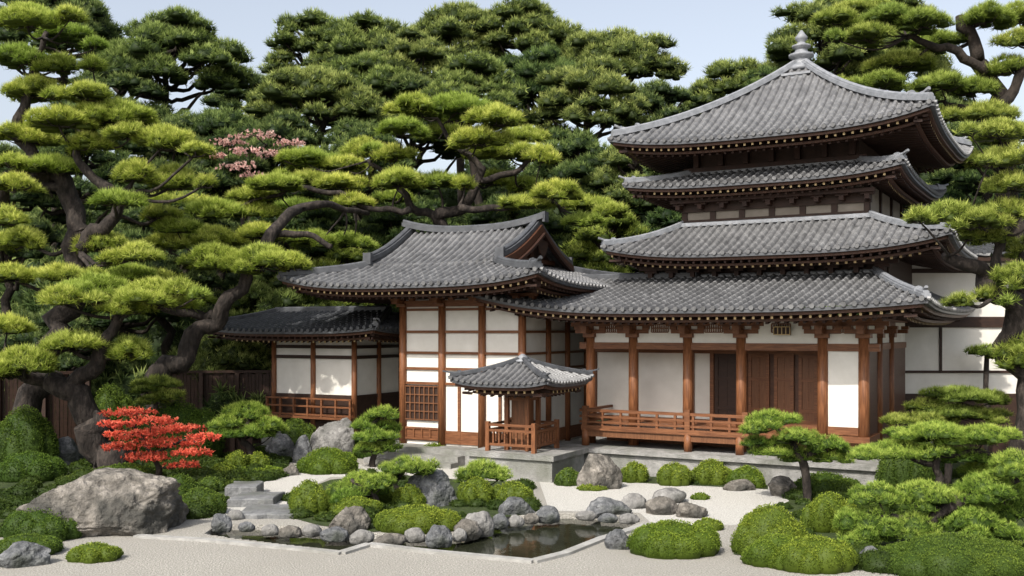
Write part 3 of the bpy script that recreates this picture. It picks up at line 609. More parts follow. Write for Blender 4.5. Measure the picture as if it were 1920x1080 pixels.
mb=MB(); mb.box(-.5,4.6,-.75,4.3,0,.4); mb.box(-.3,2.4,-1.1,-.75,0,.27); mb.box(-.3,2.4,-1.45,-1.1,0,.13); mb.build('stone_step',m_stone,ga)
# ================================================================ LEFT PAVILION
B=Fr(-7.26,31.0,28)
pv=empty('garden_pavilion',(-7.26,31.0,0),-R(28),'low timber pavilion with white sliding panels left of the gabled hall','pavilion')
bx=B.lx(665,0); by=B.ly(750,bx)
pr=Roof((B.lx(372,-1.2),4.6,-1.2,by+1.2),(-.9,3.4,by/2,by/2),3.48,.6,(.16,.12,.16,.16),.2)
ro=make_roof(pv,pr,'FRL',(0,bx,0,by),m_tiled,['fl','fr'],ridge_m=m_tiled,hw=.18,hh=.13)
mb=MB(); p=[(x,by/2,4.06) for x in np.linspace(-.95,3.45,8)]; mb.sweep(p,.24,.1); mb.sweep([(a,b,c+.1) for a,b,c in p],.16,.1,True); mb.build('ridge',m_tiled,ro)
mb=MB(); mb.box(0,bx,0,.06,.3,3.5); mb.box(bx-.06,bx,.06,by,.3,3.5); mb.build('plaster_wall',m_plas,pv)
for x,y in ((0,-.02),(bx/2,-.02),(bx,-.02),(bx+.02,by*.5),(bx+.02,by)): column(pv,x,y,.3,3.2,.085,y<0,.6,m_red)
mb=MB()
for py in (650,669,742): 
    z=B.z(py,1.5,0); mb.box(0,bx,-.05,0,z-.05,z+.05); mb.box(bx,bx+.05,0,by,z-.049,z+.049)
mb.box(-.1,bx+.1,-.08,.02,3.2,3.32); mb.build('wall_beam',m_dark,pv)
mb=MB(); z0,z1=B.z(776,1.5,0),B.z(745,1.5,0); mb.box(0,bx,-.03,0,.3,z1); mb.box(bx,bx+.03,0,by,.3,z1); mb.build('lower_panel',m_dark,pv)
mb=MB()
for z in (z0,(z0+z1)/2,z1-.02): mb.box(-.1,bx+.1,-.3,-.25,z-.025,z+.025)
for i in range(7):
    x=-.05+(bx+.1)*i/6; mb.box(x-.03,x+.03,-.31,-.24,z0-.05,z1)
mb.box(-.1,bx+.1,-.32,-.03,z0-.12,z0-.05); mb.build('railing',m_redh,pv)
mb=MB(); mb.box(-.3,bx+.3,-.25,by+.3,0,.3); mb.build('stone_base',m_stone,pv)
# ================================================================ SMALL SHRINE IN THE MIDDLE
sp=P(980,700,24.6); S=Fr(sp.x,sp.y,28)
sh=empty('wooden_shrine',(sp.x,sp.y,0.62),-R(28),'small open wooden shrine with pyramid tiled roof on a stone plinth','shrine')
z_=lambda py:H+(HZ-py)/F*24.6-.62
sr=Roof((-1.3,1.3,-1.3,1.3),(-.06,.06,-.06,.06),z_(716),.5,(.12,.12,.12,.12),.3)
ro=make_roof(sh,sr,'FRLB',(-.35,.35,-.35,.35),m_tile,['fl','fr','br','bl'],pitch=.17,row=.22,rise=.1,hw=.13,hh=.09,ridge_m=m_tiled)
mb=MB(); zt=z_(716)+.48; prof=[(.2,zt),(.21,zt+.05),(.12,zt+.08),(.14,zt+.13),(.03,zt+.2)]; mb.tube([(0,0,z) for r,z in prof],[r for r,z in prof],12); mb.build('finial',m_ridge,sh,None,True)
mb=MB(); mb.box(-.2,.2,-.2,.2,0,z_(724)); mb.build('centre_post',m_door,sh)
mb=MB(); mb.box(-.5,.5,-.06,.06,z_(742),z_(732)); mb.box(-.061,.061,-.5,.5,z_(741),z_(733)); mb.box(-.3,.3,-.3,.3,z_(750),z_(743)); mb.box(-.7,.7,-.055,.055,z_(729),z_(722)); mb.box(-.056,.056,-.7,.7,z_(728.5),z_(722.5)); mb.build('bracket',m_redh,sh)
q=.62
for sx in (-1,1):
    for sy_ in (-1,1):
        mb=MB(); mb.box(sx*q-.05,sx*q+.05,sy_*q-.05,sy_*q+.05,0,z_(788)); mb.build('corner_post',m_red,sh)
for (a,b,c,d) in ((-q,q,-q,-q),(-q,q,q,q),(-q,-q,-q,q),(q,q,-q,q)):
    mb=MB()
    for z in (z_(794),z_(804),z_(830)): mb.sweep([(a,c,z-.03),(b,d,z-.03)],.05,.06)
    for k in range(1,8):
        t=k/8; mb.box(a+(b-a)*t-.02,a+(b-a)*t+.02,c+(d-c)*t-.02,c+(d-c)*t+.02,z_(832),z_(804))
    mb.build('railing',m_redh,sh)
for x,y in ((.28,.28),(-.28,.28),(.28,-.28),(-.28,-.28)):
    mb=MB(); mb.box(x-.05,x+.05,y-.05,y+.05,0,z_(724)); mb.build('post',m_red,sh)
mb=MB(); mb.box(-1.0,1.2,-.85,.95,0,.5); mb.box(-1.07,1.27,-.92,1.02,.5,.62)
o=mb.build('stone_plinth',m_stone); o.location=(sp.x,sp.y,0); o.rotation_euler=(0,0,-R(28)); tag(o,'square grey stone plinth under the small wooden shrine','plinth')
# ================================================================ RIGHT BUILDING, FENCES
Yw=28.4
pb=empty('plaster_building',(13.4,Yw,0),0,'white plaster side building with dark beams right of the temple','building')
zf=lambda py:H+(HZ-py)/F*Yw
mb=MB(); mb.box(-2.9,4,0,.1,0,5.6); mb.build('plaster_wall',m_plas,pb)
mb=MB()
for py,h in ((604,.3),(697,.07),(508,.12)): mb.box(-2.9,4,-.05,0,zf(py)-h/2,zf(py)+h/2)
for p in (1763,): x=(p-CX)/F*Yw-13.4; mb.box(x-.03,x+.03,-.06,-.002,zf(697),zf(608))
mb.box(-2.9,4,-.06,0,0,zf(738)); mb.build('wall_beam',m_dark,pb)
mb=MB(); rr=Roof((-3.2,4.5,-.9,4),(-3.2,4.5,1.6,1.6),5.6,.5,(0,0,0,0),.2); rr.tiles(mb,'F'); o=mb.build('roof',m_tiled,pb)
mb=MB(); mb.box(-3.2,4.5,-.85,0,5.4,5.5); mb.build('soffit',m_dark,o)
def fence(label,p0,p1,h,n):
    r=empty('wooden_fence',p0,0,label,'fence'); d=Vector(p1)-Vector(p0); mb=MB(); w=d.length/n; u=d.normalized()
    nrm=Vector((-u.y,u.x,0))
    for i in range(n):
        a=u*(w*i); b=u*(w*(i+.93)); o=nrm*(.015 if i%2 else 0); mb.sweep([a+o,b+o],.04,h-.04*(i%3==0))
    mb.build('board_panel',m_dark,r); mb=MB(); mb.sweep([Vector((0,0,h)),d+Vector((0,0,h))],.16,.08); mb.build('top_rail',m_dark,r)
    for k in range(4):
        q=d*(k/3)-nrm*.07; mb=MB(); mb.box(q.x-.06,q.x+.06,q.y-.06,q.y+.06,0,h+.0); mb.build('post',m_dark,r)
fence('dark board fence running left from the garden pavilion',P(310,0,31).xy.to_3d(),P(512,0,31.5).xy.to_3d(),H+(HZ-700)/F*31,30)
fence('tall dark board fence at the left edge behind the leaning pine',P(-90,0,28).xy.to_3d(),P(165,0,29.5).xy.to_3d(),H+(HZ-705)/F*28,32)
fence('low dark board fence behind the small pine left of the pavilion',P(372,0,27.6).xy.to_3d(),P(470,0,27.8).xy.to_3d(),H+(HZ-790)/F*27.6,16)
# ================================================================ HERO PINES
HK=dict(sat=.3,sc=.94)
pine('garden_pine','thick leaning pine with curved trunk behind the red maple at left','pine',G(197,872),
  [pxl(25.2,(208,885,36),(190,832,31),(152,775,27),(112,732,23),(70,710,16),(25,692,10)),pxl(25.2,(128,750,20),(168,695,18),(203,630,14),(230,580,10),(240,562,7))],
  pxp(25,[(45,668,135,56),(135,636,140,44),(240,648,95,46),(180,532,140,54),(285,543,160,58),(115,550,110,40),(335,535,70,34),(235,572,110,32),(5,690,90,40),(15,605,110,38)],3,sat=.2),l_bright,m_bark,seed=11,br=.06,limbscale=.85)
pine('garden_pine','tall bright pine filling the upper left corner','pine',G(30,850),
  [pxl(27.5,(30,850,28),(60,740,26),(118,620,24),(150,470,22),(135,385,19),(108,335,17),(50,295,14),(32,240,11),(55,160,8),(88,60,5)),
   pxl(27,(150,470,14),(198,425,14),(208,370,11),(150,310,8),(175,240,6)),pxl(27,(50,300,13),(22,350,15),(-10,400,16)),pxl(27.5,(120,350,10),(60,350,9),(20,330,6))],
  pxp(26.8,[(50,25,160,56),(125,60,120,48),(40,100,130,48),(115,115,100,40),(65,160,150,52),(165,168,110,40),(110,215,150,46),(220,205,165,54),(50,245,140,46),(245,242,100,40),(305,252,125,56),(170,262,110,38),(95,305,140,44),(255,315,115,48),(325,326,110,56),(30,338,100,36),(215,368,120,32),(10,400,90,42),(40,440,115,52),(195,448,120,46),(258,468,100,40),(115,508,130,34),(245,508,120,36),(20,508,100,40),(300,395,90,34)],4,**HK),l_bright,m_bark,seed=12,br=.06,limbscale=.95)
pine('garden_pine','pine with a long S shaped trunk leaning right over the fence','pine',G(285,850),
  [pxl(28,(285,880,26),(290,730,25),(302,692,24),(350,655,21),(388,605,18),(432,560,17),(472,512,16),(500,450,14),(540,402,12,29),(610,385,8,30),(690,400,6,32)),
   pxl(28,(400,590,13),(340,580,11),(280,575,9),(235,592,7)),pxl(28.5,(500,455,9),(560,440,8),(620,462,6)),pxl(28.5,(470,515,9),(420,500,8),(380,490,5))],
  pxp(28.6,[(400,474,130,56,27.8),(490,476,155,62,27.6),(550,488,60,40,27.8),(395,438,150,40),(345,555,140,36,28.3),(590,444,110,38,31),(655,448,100,34,31.5),(310,450,110,40),(295,518,100,34,28.2),(485,430,110,34,29.5),(330,418,100,34)],5,1.,sat=.2,sc=.96),l_bright,m_bark,seed=13,br=.05)
pine('garden_pine','broad bright pine arching above the gabled hall roof','pine',(-1.2,33.5,0),
  [pxl(33,(885,600,18),(850,470,16),(825,412,14),(860,385,12),(905,335,10),(882,292,8),(842,262,6),(818,222,4)),pxl(33,(905,338,8),(960,320,7),(1005,298,4)),
   pxl(33,(825,412,10),(770,390,9),(740,345,7),(690,300,4)),pxl(32,(860,388,9),(930,395,8),(1000,372,6),(1050,392,4)),pxl(32,(770,392,8),(690,388,7),(600,352,6),(520,362,5),(420,398,3))],
  pxp(32.8,[(785,200,120,44),(858,190,140,50),(930,212,120,46),(755,234,100,36),(825,245,105,34),(895,252,125,42),(985,250,95,38),(955,278,155,44),(1015,285,85,36),(680,273,100,46),(738,284,85,34),(645,305,115,36),(575,291,130,40),(575,332,100,32),(640,338,100,30),(520,340,115,34),(400,386,120,42),(475,390,105,36),(340,376,135,42),(560,382,100,26),(475,360,90,32),(750,328,110,42),(822,335,110,38),(925,331,95,34),(985,342,80,32),(1042,352,110,40),(980,378,110,26),(1092,378,95,32),(1140,392,80,28),(1090,410,80,26),(660,372,80,26),(745,366,85,24)],6,2.,**HK),l_bright,m_bark,seed=14,br=.045,L=.23,W=.0185,dens=145)
pine('garden_pine','gnarled pine overhanging the temple eaves at the right edge','pine',G(1895,850),
  [pxl(22,(1910,865,27),(1906,720,25),(1884,640,23),(1893,580,21),(1850,535,17),(1805,500,13),(1780,482,8)),pxl(22,(1895,590,14),(1920,520,12),(1930,440,9)),pxl(22,(1850,535,11),(1876,470,9),(1862,430,8),(1815,415,5)),pxl(22,(1876,470,8),(1908,390,7),(1902,330,5))],
  pxp(21.7,[(1775,396,125,52),(1835,406,115,46),(1885,388,120,46),(1895,338,120,42),(1905,286,110,42),(1908,512,105,56),(1915,650,90,70),(1860,440,80,30),(1918,460,80,42),(1870,238,110,38),(1855,548,70,32),(1800,560,60,26)],7,.5,sat=.3),l_mid,m_bark,seed=15,br=.045,L=.17,W=.0145,dens=210,limbscale=.95)
pine('garden_pine','large pine with dark limbs behind the tower at the upper right','pine',(16.0,34,0),
  [pxl(33,(1900,620,26),(1895,420,24),(1872,200,21),(1840,110,17),(1800,30,11)),pxl(32.5,(1872,205,14),(1910,140,12),(1940,90,9)),pxl(32.5,(1850,135,12),(1780,95,10),(1700,70,7)),pxl(32.5,(1880,260,11),(1840,215,8),(1770,190,5))],
  pxp(32.8,[(1660,25,110,44),(1730,32,110,46),(1620,60,110,38),(1760,72,110,42),(1850,22,110,46),(1910,20,100,50),(1890,118,120,44),(1690,110,140,40),(1765,150,110,40),(1820,158,100,38),(1650,150,130,36),(1850,204,130,38),(1610,12,130,38),(1910,68,100,38),(1765,212,110,34),(1900,245,140,44),(1870,292,110,40),(1725,175,90,30),(1560,30,100,34)],8,**HK),l_mid,m_bark2,seed=16,br=.06,L=.23,W=.0185,dens=140)
# ================================================================ SMALL CLOUD PRUNED PINES
def niwaki(label,bpx,bpy,limbs,pads,m=l_green,seed=1,Y=None,dens=340,L=.11,W=.0105,br=.02):
    b=G(bpx,bpy) if not Y else Vector(((bpx-CX)/F*Y,Y,0)); y=b.y
    pine('cloud_pine',label,'small pine',b,[[(b+Vector((0,0,-.03)),limbs[0][0][2]/F*y)]+pxl(y,*limbs[0])]+[pxl(y,*l) for l in limbs[1:]],pxp(y,pads,seed,.25),m,m_bark,dens*(20/y)**1.3,9,L*y/20,W*y/20,seed,None,br,8,.55,.75,core=.8,limbscale=.9)
niwaki('small flat topped pine beside the dark rock on the pond island',742,948,[[(745,925,6),(738,905,5),(760,882,4)]],[(765,868,112,36),(735,887,55,22),(800,882,40,18)],seed=21)
niwaki('rounded low pine on the left of the pond island',705,955,[[(700,935,6),(680,915,5),(660,900,4)]],[(675,903,125,60),(645,928,60,36),(715,898,60,32)],seed=22,m=l_green)
niwaki('small domed pine standing in the centre below the shrine plinth',912,938,[[(913,915,5),(905,900,4),(910,885,3)]],[(906,876,105,42),(880,890,48,24),(937,889,48,24)],seed=23)
niwaki('layered pine in front of the low fence left of the pavilion',475,872,[[(472,840,8),(455,815,6),(470,785,5),(465,765,4)],[(455,815,5),(430,805,4)]],[(465,764,90,32),(430,786,80,26),(500,792,75,30),(420,806,70,24),(470,808,80,26),(520,800,40,22)],seed=24)
niwaki('layered pine between the big grey rock and the gabled hall',700,856,[[(702,835,7),(695,810,6),(712,780,4)]],[(718,771,66,24),(690,790,70,24),(728,797,55,22),(705,814,80,24),(690,836,60,24),(728,834,50,24)],seed=25,Y=26)
niwaki('layered pine in front of the veranda right of the railing',1515,893,[[(1517,870,9),(1500,850,7),(1470,815,5),(1448,790,4)],[(1510,855,6),(1550,840,5)]],[(1445,781,115,34),(1412,799,60,26),(1492,814,110,32),(1450,834,110,32),(1552,828,95,34),(1420,825,60,24),(1500,848,100,26),(1560,852,80,24)],seed=26,Y=20.6)
niwaki('wide spreading pine on the right with crooked bare trunk',1768,925,[[(1764,905,9),(1748,875,8),(1760,850,6),(1755,820,5)],[(1750,870,6),(1690,855,5),(1650,850,3)],[(1760,850,6),(1820,845,5),(1870,860,4)]],[(1755,806,190,44),(1680,838,160,36),(1845,810,150,42),(1755,840,100,28),(1815,850,120,30),(1865,872,160,48),(1630,848,90,26)],seed=27,Y=19)
niwaki('dark layered pine against the white wall at far right',1775,800,[[(1775,790,8),(1790,770,6),(1800,745,4)]],[(1800,736,160,30),(1740,756,100,26),(1860,742,80,30),(1730,782,140,28),(1835,774,130,28),(1785,768,110,24)],m=l_mid,seed=28,Y=23)
niwaki('large low spreading pine filling the lower right corner',1780,1090,[[(1780,1040,18),(1750,980,14),(1790,930,9)],[(1755,985,10),(1680,965,8),(1620,980,5)],[(1770,960,10),(1850,930,8),(1910,900,5)]],[(1630,970,150,66),(1735,920,170,60),(1850,905,160,62),(1715,980,150,58),(1825,970,165,62),(1905,862,130,60),(1915,945,120,70),(1645,918,110,44),(1870,1022,160,54),(1610,1008,90,44),(1765,1032,160,48)],seed=29,Y=16.2,dens=340)
niwaki('tiny two tier pine in front of the fence at left',295,770,[[(294,750,5),(290,735,4),(297,718,3)]],[(297,714,95,22),(275,728,60,18),(310,737,75,20),(290,748,60,16)],m=l_mid,seed=30,Y=27)
niwaki('dark pine shrub in the white wall gap at the right edge',1850,690,[[(1850,670,5),(1848,660,4)]],[(1845,655,66,26),(1868,664,40,18)],m=l_mid,seed=31,Y=27.8)
b=G(292,905)
pine('red_maple','low spreading maple with vivid red leaves behind the boulder','maple',b,[[(b,.09)]+pxl(b.y,(295,880,7),(285,850,5),(265,820,4),(250,795,3)),pxl(b.y,(287,855,4),(320,835,3),(365,818,2)),pxl(b.y,(288,858,4),(250,845,3),(215,830,2))],
  pxp(b.y-.3,[(240,768,120,14),(285,782,120,14),(215,790,80,13),(330,798,130,15),(250,808,130,16),(380,814,80,13),(310,824,150,16),(225,832,90,14),(360,842,100,13),(275,850,120,14),(340,866,80,12)],9,.7),l_red,m_bark2,seed=33,dens=46,k=6,L=.075,W=.034,br=.024,spread=1.2,upb=.0,lobes=11,core=0,zmin=-.9)
cb=Vector(((470-CX)/F*36,36,0))
pine('cherry_tree','pink blossoming cherry tree among the dark pines','cherry tree',cb,[[(cb,.2)]+pxl(36,(470,480,8),(465,380,6),(470,310,4),(500,270,3)),pxl(36,(466,340,4),(430,300,3),(405,285,2)),pxl(36,(468,320,4),(520,280,3),(560,265,2))],
  pxp(34.5,[(480,248,110,14),(545,264,70,10),(430,262,70,12),(402,288,50,10),(470,280,110,14),(450,306,80,13),(515,287,70,10),(478,325,60,10)],10,.6),l_pink,m_bark2,seed=34,dens=10,k=5,L=.1,W=.065,br=.04,spread=1.,upb=.1,lobes=9,core=0,zmin=-.9)
# ================================================================ BACKGROUND TREES
def bgtree(label,px,y0,y1,w,Y,m,seed):
    rng=np.random.default_rng(seed); x=(px-CX)/F*Y; zb=hillz(Y); w*=1.14
    zt=H+(HZ-y0)/F*Y; zl=max(zb+1.0,H+(HZ-y1)/F*Y); rw=w*.5/F*Y; hh=zt-zl
    root=empty('pine_tree',(x,Y,zb),0,label,'tree'); O=(x,Y,zb)
    n=int(min(40,max(24,20+hh*rw*.6))); pads=[]
    for i in range(n):
        zc=1-1.15*(i+.5)/n; q=math.sqrt(max(0,1-zc*zc)); a=i*2.399+rng.uniform(-.3,.3)
        if q*math.sin(a)>.72: continue
        pr=rw*rng.uniform(.22,.38); s=rng.uniform(.74,.95); rz=pr*rng.uniform(.42,.58)
        pads.append((x+rw*.78*s*q*math.cos(a),Y+rw*.7*s*q*math.sin(a),zl+hh*.3+zc*hh*.66*s+(0.04*hh if zc>.8 else 0)-rz*.4,pr,pr*.9,rz))
    lb=[]
    for p in pads: lb+=pad_lobes(p[:3],p[3]*1.1,p[4]*1.1,p[5],4,rng)
    sc=Y/45
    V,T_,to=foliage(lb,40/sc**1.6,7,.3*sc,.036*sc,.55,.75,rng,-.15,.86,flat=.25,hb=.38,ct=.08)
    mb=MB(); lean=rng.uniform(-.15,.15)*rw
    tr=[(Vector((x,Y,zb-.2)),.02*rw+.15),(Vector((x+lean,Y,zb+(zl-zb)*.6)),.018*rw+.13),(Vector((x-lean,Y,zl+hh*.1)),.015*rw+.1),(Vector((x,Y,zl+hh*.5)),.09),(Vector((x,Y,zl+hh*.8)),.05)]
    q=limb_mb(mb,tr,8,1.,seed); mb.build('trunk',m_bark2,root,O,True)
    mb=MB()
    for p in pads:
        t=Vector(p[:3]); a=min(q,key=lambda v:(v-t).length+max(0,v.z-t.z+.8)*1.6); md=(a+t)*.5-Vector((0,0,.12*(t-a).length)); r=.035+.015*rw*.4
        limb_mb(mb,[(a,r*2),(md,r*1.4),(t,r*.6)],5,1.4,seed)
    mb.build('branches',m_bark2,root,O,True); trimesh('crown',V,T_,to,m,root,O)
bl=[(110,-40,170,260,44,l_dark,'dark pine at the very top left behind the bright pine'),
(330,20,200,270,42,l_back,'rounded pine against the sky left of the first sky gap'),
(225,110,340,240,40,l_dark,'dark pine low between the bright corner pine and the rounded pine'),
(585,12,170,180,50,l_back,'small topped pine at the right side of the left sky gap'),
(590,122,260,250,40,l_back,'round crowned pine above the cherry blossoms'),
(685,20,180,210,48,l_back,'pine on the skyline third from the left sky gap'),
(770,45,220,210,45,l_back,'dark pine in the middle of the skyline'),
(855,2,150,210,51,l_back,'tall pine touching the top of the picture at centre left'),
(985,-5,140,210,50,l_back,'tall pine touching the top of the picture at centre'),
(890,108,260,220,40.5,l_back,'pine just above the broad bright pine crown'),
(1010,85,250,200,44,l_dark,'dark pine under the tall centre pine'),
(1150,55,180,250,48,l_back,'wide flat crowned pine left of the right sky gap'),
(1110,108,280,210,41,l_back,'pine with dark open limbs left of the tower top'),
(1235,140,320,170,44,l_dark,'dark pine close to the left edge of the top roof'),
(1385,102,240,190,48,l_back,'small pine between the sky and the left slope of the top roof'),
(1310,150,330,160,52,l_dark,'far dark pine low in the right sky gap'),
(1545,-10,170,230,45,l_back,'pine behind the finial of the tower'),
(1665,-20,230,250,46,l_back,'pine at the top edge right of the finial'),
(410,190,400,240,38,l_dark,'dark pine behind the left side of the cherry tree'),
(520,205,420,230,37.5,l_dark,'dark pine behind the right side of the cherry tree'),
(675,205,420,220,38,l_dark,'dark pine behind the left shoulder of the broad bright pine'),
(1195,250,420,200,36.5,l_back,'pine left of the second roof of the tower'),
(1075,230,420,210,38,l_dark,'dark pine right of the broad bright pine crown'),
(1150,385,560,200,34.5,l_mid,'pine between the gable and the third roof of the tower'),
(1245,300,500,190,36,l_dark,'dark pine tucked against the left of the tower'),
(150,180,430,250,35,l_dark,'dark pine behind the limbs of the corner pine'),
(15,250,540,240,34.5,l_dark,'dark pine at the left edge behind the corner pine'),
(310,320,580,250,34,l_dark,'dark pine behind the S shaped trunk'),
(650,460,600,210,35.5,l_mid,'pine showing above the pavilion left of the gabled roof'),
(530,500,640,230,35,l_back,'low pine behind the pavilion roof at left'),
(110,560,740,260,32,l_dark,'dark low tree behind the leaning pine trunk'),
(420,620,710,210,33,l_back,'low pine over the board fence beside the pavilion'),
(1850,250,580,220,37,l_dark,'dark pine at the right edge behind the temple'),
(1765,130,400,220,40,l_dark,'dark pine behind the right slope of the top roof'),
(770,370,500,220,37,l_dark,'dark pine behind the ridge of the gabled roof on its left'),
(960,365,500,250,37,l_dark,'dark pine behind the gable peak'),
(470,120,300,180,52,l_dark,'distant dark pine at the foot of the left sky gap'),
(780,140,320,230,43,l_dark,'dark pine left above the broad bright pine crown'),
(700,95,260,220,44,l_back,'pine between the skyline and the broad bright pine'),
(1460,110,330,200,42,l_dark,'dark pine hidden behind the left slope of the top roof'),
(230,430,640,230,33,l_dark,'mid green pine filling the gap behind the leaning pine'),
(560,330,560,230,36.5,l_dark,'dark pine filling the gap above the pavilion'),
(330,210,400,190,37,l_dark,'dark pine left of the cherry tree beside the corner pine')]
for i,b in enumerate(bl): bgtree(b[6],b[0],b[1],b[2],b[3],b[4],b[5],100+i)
rng=np.random.default_rng(5); lb=[]
for i in range(330):
    y=rng.uniform(38,64); x=rng.uniform(-.55,.55)*y; r=rng.uniform(.9,1.9); lb.append((x,y,hillz(y)+r*.5+rng.uniform(0,2.2),r,r,r*rng.uniform(.6,1)))
for i in range(70):
    y=rng.uniform(31.5,35); x=rng.uniform(-19,-8); r=rng.uniform(.5,1.1); lb.append((x,y,r*.5+rng.uniform(0,1.),r,r,r*.8))
Vs=[];Ts=[];To=[];off=0
for l in lb:
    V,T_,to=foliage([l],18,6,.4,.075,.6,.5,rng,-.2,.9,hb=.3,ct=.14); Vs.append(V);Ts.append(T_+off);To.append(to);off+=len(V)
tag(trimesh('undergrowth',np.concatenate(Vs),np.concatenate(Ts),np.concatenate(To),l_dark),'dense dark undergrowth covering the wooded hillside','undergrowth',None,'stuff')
# ================================================================ ROCKS
rk=[('huge tan boulder at the left of the pond',35,392,878,1008,m_tan),('smooth grey stone in the lower left corner',-12,96,1015,1064,m_grey),('upright grey stone at the foot of the leaning pine',85,158,818,872,m_grey),
('tall pale grey rock before the gabled hall',580,676,783,862,m_peb),('narrow grey rock leaning on the tall pale rock',548,592,815,868,m_grey),('dark grey rock left of the tall pale rock',495,560,808,858,m_grey),
('tan rock at the pond edge below the island pine',615,706,948,998,m_tan),('dark grey rock on the island behind the flat topped pine',752,868,878,950,m_grey),
('dark flat rock at the back edge of the pond',930,1006,933,966,m_grey),('small grey rock right of the dark flat rock',1004,1050,948,977,m_grey),
('upright tan standing stone below the veranda',1080,1168,850,919,m_tan),('low dark grey rock at the right end of the pond',1098,1192,932,966,m_grey),('pale rock behind the low dark rock by the pond',1163,1214,924,954,m_peb),
('rounded tan rock right of the pond',1208,1272,930,966,m_tan),('dark tan rock rightmost of the pond group',1264,1330,941,972,m_tan),('flat pale rock topping the pond rock group',1222,1292,915,944,m_peb),
('grey boulder on the kerb beside the round moss mound',1133,1188,990,1031,m_grey),('tan rock below the veranda pine on its left',1440,1502,892,932,m_tan),('flat tan slab on the white gravel',1355,1422,898,921,m_tan),
('wide tan rock beneath the veranda pine',1508,1606,850,892,m_tan),('tan rock half hidden left of the veranda pine trunk',1448,1512,846,886,m_tan),('tan rock under the wide spreading pine',1690,1742,868,906,m_tan),
('grey stone low beside the right corner pine',1612,1652,1022,1052,m_grey),('small brown stone beneath the right corner pine',1735,1770,1050,1075,m_tan),('small stone at the left end of the pond',392,436,962,994,m_grey),
('large grey rock behind the wall pine at right edge',1850,1925,760,840,m_grey),('small tan stone beside the path steps',530,562,868,892,m_tan)]
for i,r in enumerate(rk): rock(r[0],*r[1:5],r[5],200+i*7)
edge=[(445,480,978,995),(487,524,983,1002),(522,566,985,1006),(566,604,982,1004),(600,656,988,1012),(655,702,992,1017),(702,764,999,1022),(757,800,988,1014),(797,850,983,1021),(848,876,990,1012),(850,904,972,1008),(868,928,957,1000),(920,956,962,988),(950,984,965,986),(982,1012,962,980),(1078,1122,957,974),(1120,1160,962,978),(1158,1200,962,980),(424,458,955,975)]
edge.sort(); ordw='first second third fourth fifth sixth seventh eighth ninth tenth eleventh twelfth thirteenth fourteenth fifteenth sixteenth seventeenth eighteenth nineteenth'.split()
for i,e in enumerate(edge): rock('rounded stone lining the pond edge, %s from the left'%ordw[i],*e,[m_peb,m_grey,m_peb,m_tan][i%4],400+i*5,'stone','stone',None,'stones lining the pond edge',.7,.85)
for i,(x0,x1,y0,y1,lab) in enumerate([(440,545,953,976,'lowest grey stone step of the path left of the pond'),(428,512,936,954,'middle grey stone step of the path left of the pond'),(420,478,921,937,'topmost grey stone step of the path left of the pond')]):
    rg=random.Random(i+3); a=G(x0,y1-3); b=G(x1,y1-3); c=G(x0,y0); wd=b.x-a.x; dp=c.y-a.y; h=.09+.07*i; pts=[]
    for t in np.linspace(0,1,6)[:-1]: pts.append((wd*t+rg.uniform(-.03,.03),rg.uniform(-.05,.05)))
    for t in np.linspace(0,1,4)[:-1]: pts.append((wd+rg.uniform(-.05,.05),dp*t+rg.uniform(-.04,.04)))
    for t in np.linspace(1,0,6)[:-1]: pts.append((wd*t+rg.uniform(-.03,.03),dp+rg.uniform(-.06,.06)))
    for t in np.linspace(1,0,4)[:-1]: pts.append((rg.uniform(-.05,.05),dp*t))
    n=len(pts); mb=MB(); cxm,cym=wd/2,dp/2
    V=[(x,y,0) for x,y in pts]+[(x,y,h-.02) for x,y in pts]+[(cxm+(x-cxm)*.96,cym+(y-cym)*.93,h) for x,y in pts]
    mb.add(V,[(j,(j+1)%n,n+(j+1)%n,n+j) for j in range(n)]+[(n+j,n+(j+1)%n,2*n+(j+1)%n,2*n+j) for j in range(n)]+[tuple(range(2*n,3*n))])
    o=mb.build('stone_step',m_slab); o.location=a; tag(o,lab,'step')
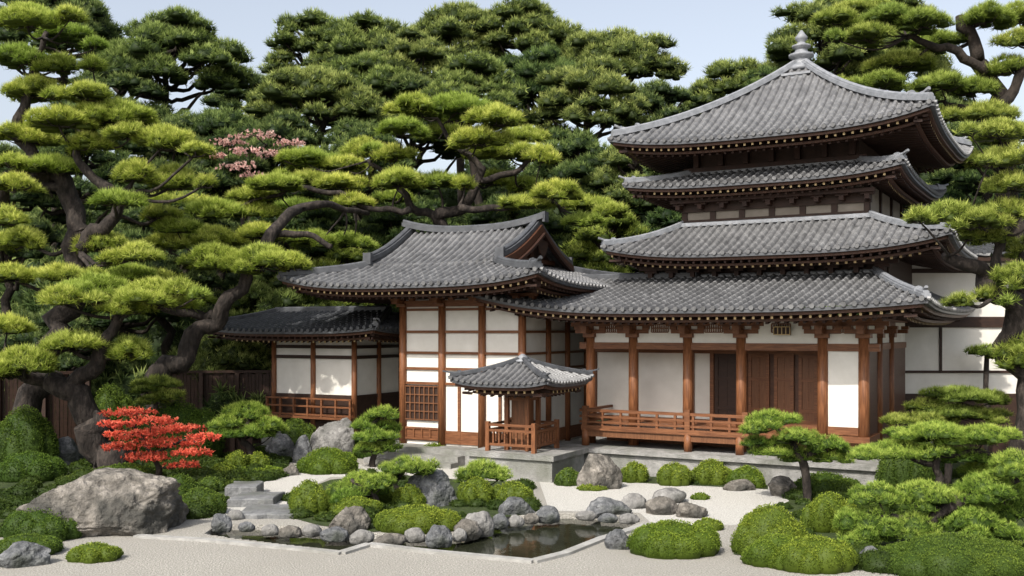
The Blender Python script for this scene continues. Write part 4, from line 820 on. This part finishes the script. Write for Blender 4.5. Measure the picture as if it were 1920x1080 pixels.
# ================================================================ SHRUBS
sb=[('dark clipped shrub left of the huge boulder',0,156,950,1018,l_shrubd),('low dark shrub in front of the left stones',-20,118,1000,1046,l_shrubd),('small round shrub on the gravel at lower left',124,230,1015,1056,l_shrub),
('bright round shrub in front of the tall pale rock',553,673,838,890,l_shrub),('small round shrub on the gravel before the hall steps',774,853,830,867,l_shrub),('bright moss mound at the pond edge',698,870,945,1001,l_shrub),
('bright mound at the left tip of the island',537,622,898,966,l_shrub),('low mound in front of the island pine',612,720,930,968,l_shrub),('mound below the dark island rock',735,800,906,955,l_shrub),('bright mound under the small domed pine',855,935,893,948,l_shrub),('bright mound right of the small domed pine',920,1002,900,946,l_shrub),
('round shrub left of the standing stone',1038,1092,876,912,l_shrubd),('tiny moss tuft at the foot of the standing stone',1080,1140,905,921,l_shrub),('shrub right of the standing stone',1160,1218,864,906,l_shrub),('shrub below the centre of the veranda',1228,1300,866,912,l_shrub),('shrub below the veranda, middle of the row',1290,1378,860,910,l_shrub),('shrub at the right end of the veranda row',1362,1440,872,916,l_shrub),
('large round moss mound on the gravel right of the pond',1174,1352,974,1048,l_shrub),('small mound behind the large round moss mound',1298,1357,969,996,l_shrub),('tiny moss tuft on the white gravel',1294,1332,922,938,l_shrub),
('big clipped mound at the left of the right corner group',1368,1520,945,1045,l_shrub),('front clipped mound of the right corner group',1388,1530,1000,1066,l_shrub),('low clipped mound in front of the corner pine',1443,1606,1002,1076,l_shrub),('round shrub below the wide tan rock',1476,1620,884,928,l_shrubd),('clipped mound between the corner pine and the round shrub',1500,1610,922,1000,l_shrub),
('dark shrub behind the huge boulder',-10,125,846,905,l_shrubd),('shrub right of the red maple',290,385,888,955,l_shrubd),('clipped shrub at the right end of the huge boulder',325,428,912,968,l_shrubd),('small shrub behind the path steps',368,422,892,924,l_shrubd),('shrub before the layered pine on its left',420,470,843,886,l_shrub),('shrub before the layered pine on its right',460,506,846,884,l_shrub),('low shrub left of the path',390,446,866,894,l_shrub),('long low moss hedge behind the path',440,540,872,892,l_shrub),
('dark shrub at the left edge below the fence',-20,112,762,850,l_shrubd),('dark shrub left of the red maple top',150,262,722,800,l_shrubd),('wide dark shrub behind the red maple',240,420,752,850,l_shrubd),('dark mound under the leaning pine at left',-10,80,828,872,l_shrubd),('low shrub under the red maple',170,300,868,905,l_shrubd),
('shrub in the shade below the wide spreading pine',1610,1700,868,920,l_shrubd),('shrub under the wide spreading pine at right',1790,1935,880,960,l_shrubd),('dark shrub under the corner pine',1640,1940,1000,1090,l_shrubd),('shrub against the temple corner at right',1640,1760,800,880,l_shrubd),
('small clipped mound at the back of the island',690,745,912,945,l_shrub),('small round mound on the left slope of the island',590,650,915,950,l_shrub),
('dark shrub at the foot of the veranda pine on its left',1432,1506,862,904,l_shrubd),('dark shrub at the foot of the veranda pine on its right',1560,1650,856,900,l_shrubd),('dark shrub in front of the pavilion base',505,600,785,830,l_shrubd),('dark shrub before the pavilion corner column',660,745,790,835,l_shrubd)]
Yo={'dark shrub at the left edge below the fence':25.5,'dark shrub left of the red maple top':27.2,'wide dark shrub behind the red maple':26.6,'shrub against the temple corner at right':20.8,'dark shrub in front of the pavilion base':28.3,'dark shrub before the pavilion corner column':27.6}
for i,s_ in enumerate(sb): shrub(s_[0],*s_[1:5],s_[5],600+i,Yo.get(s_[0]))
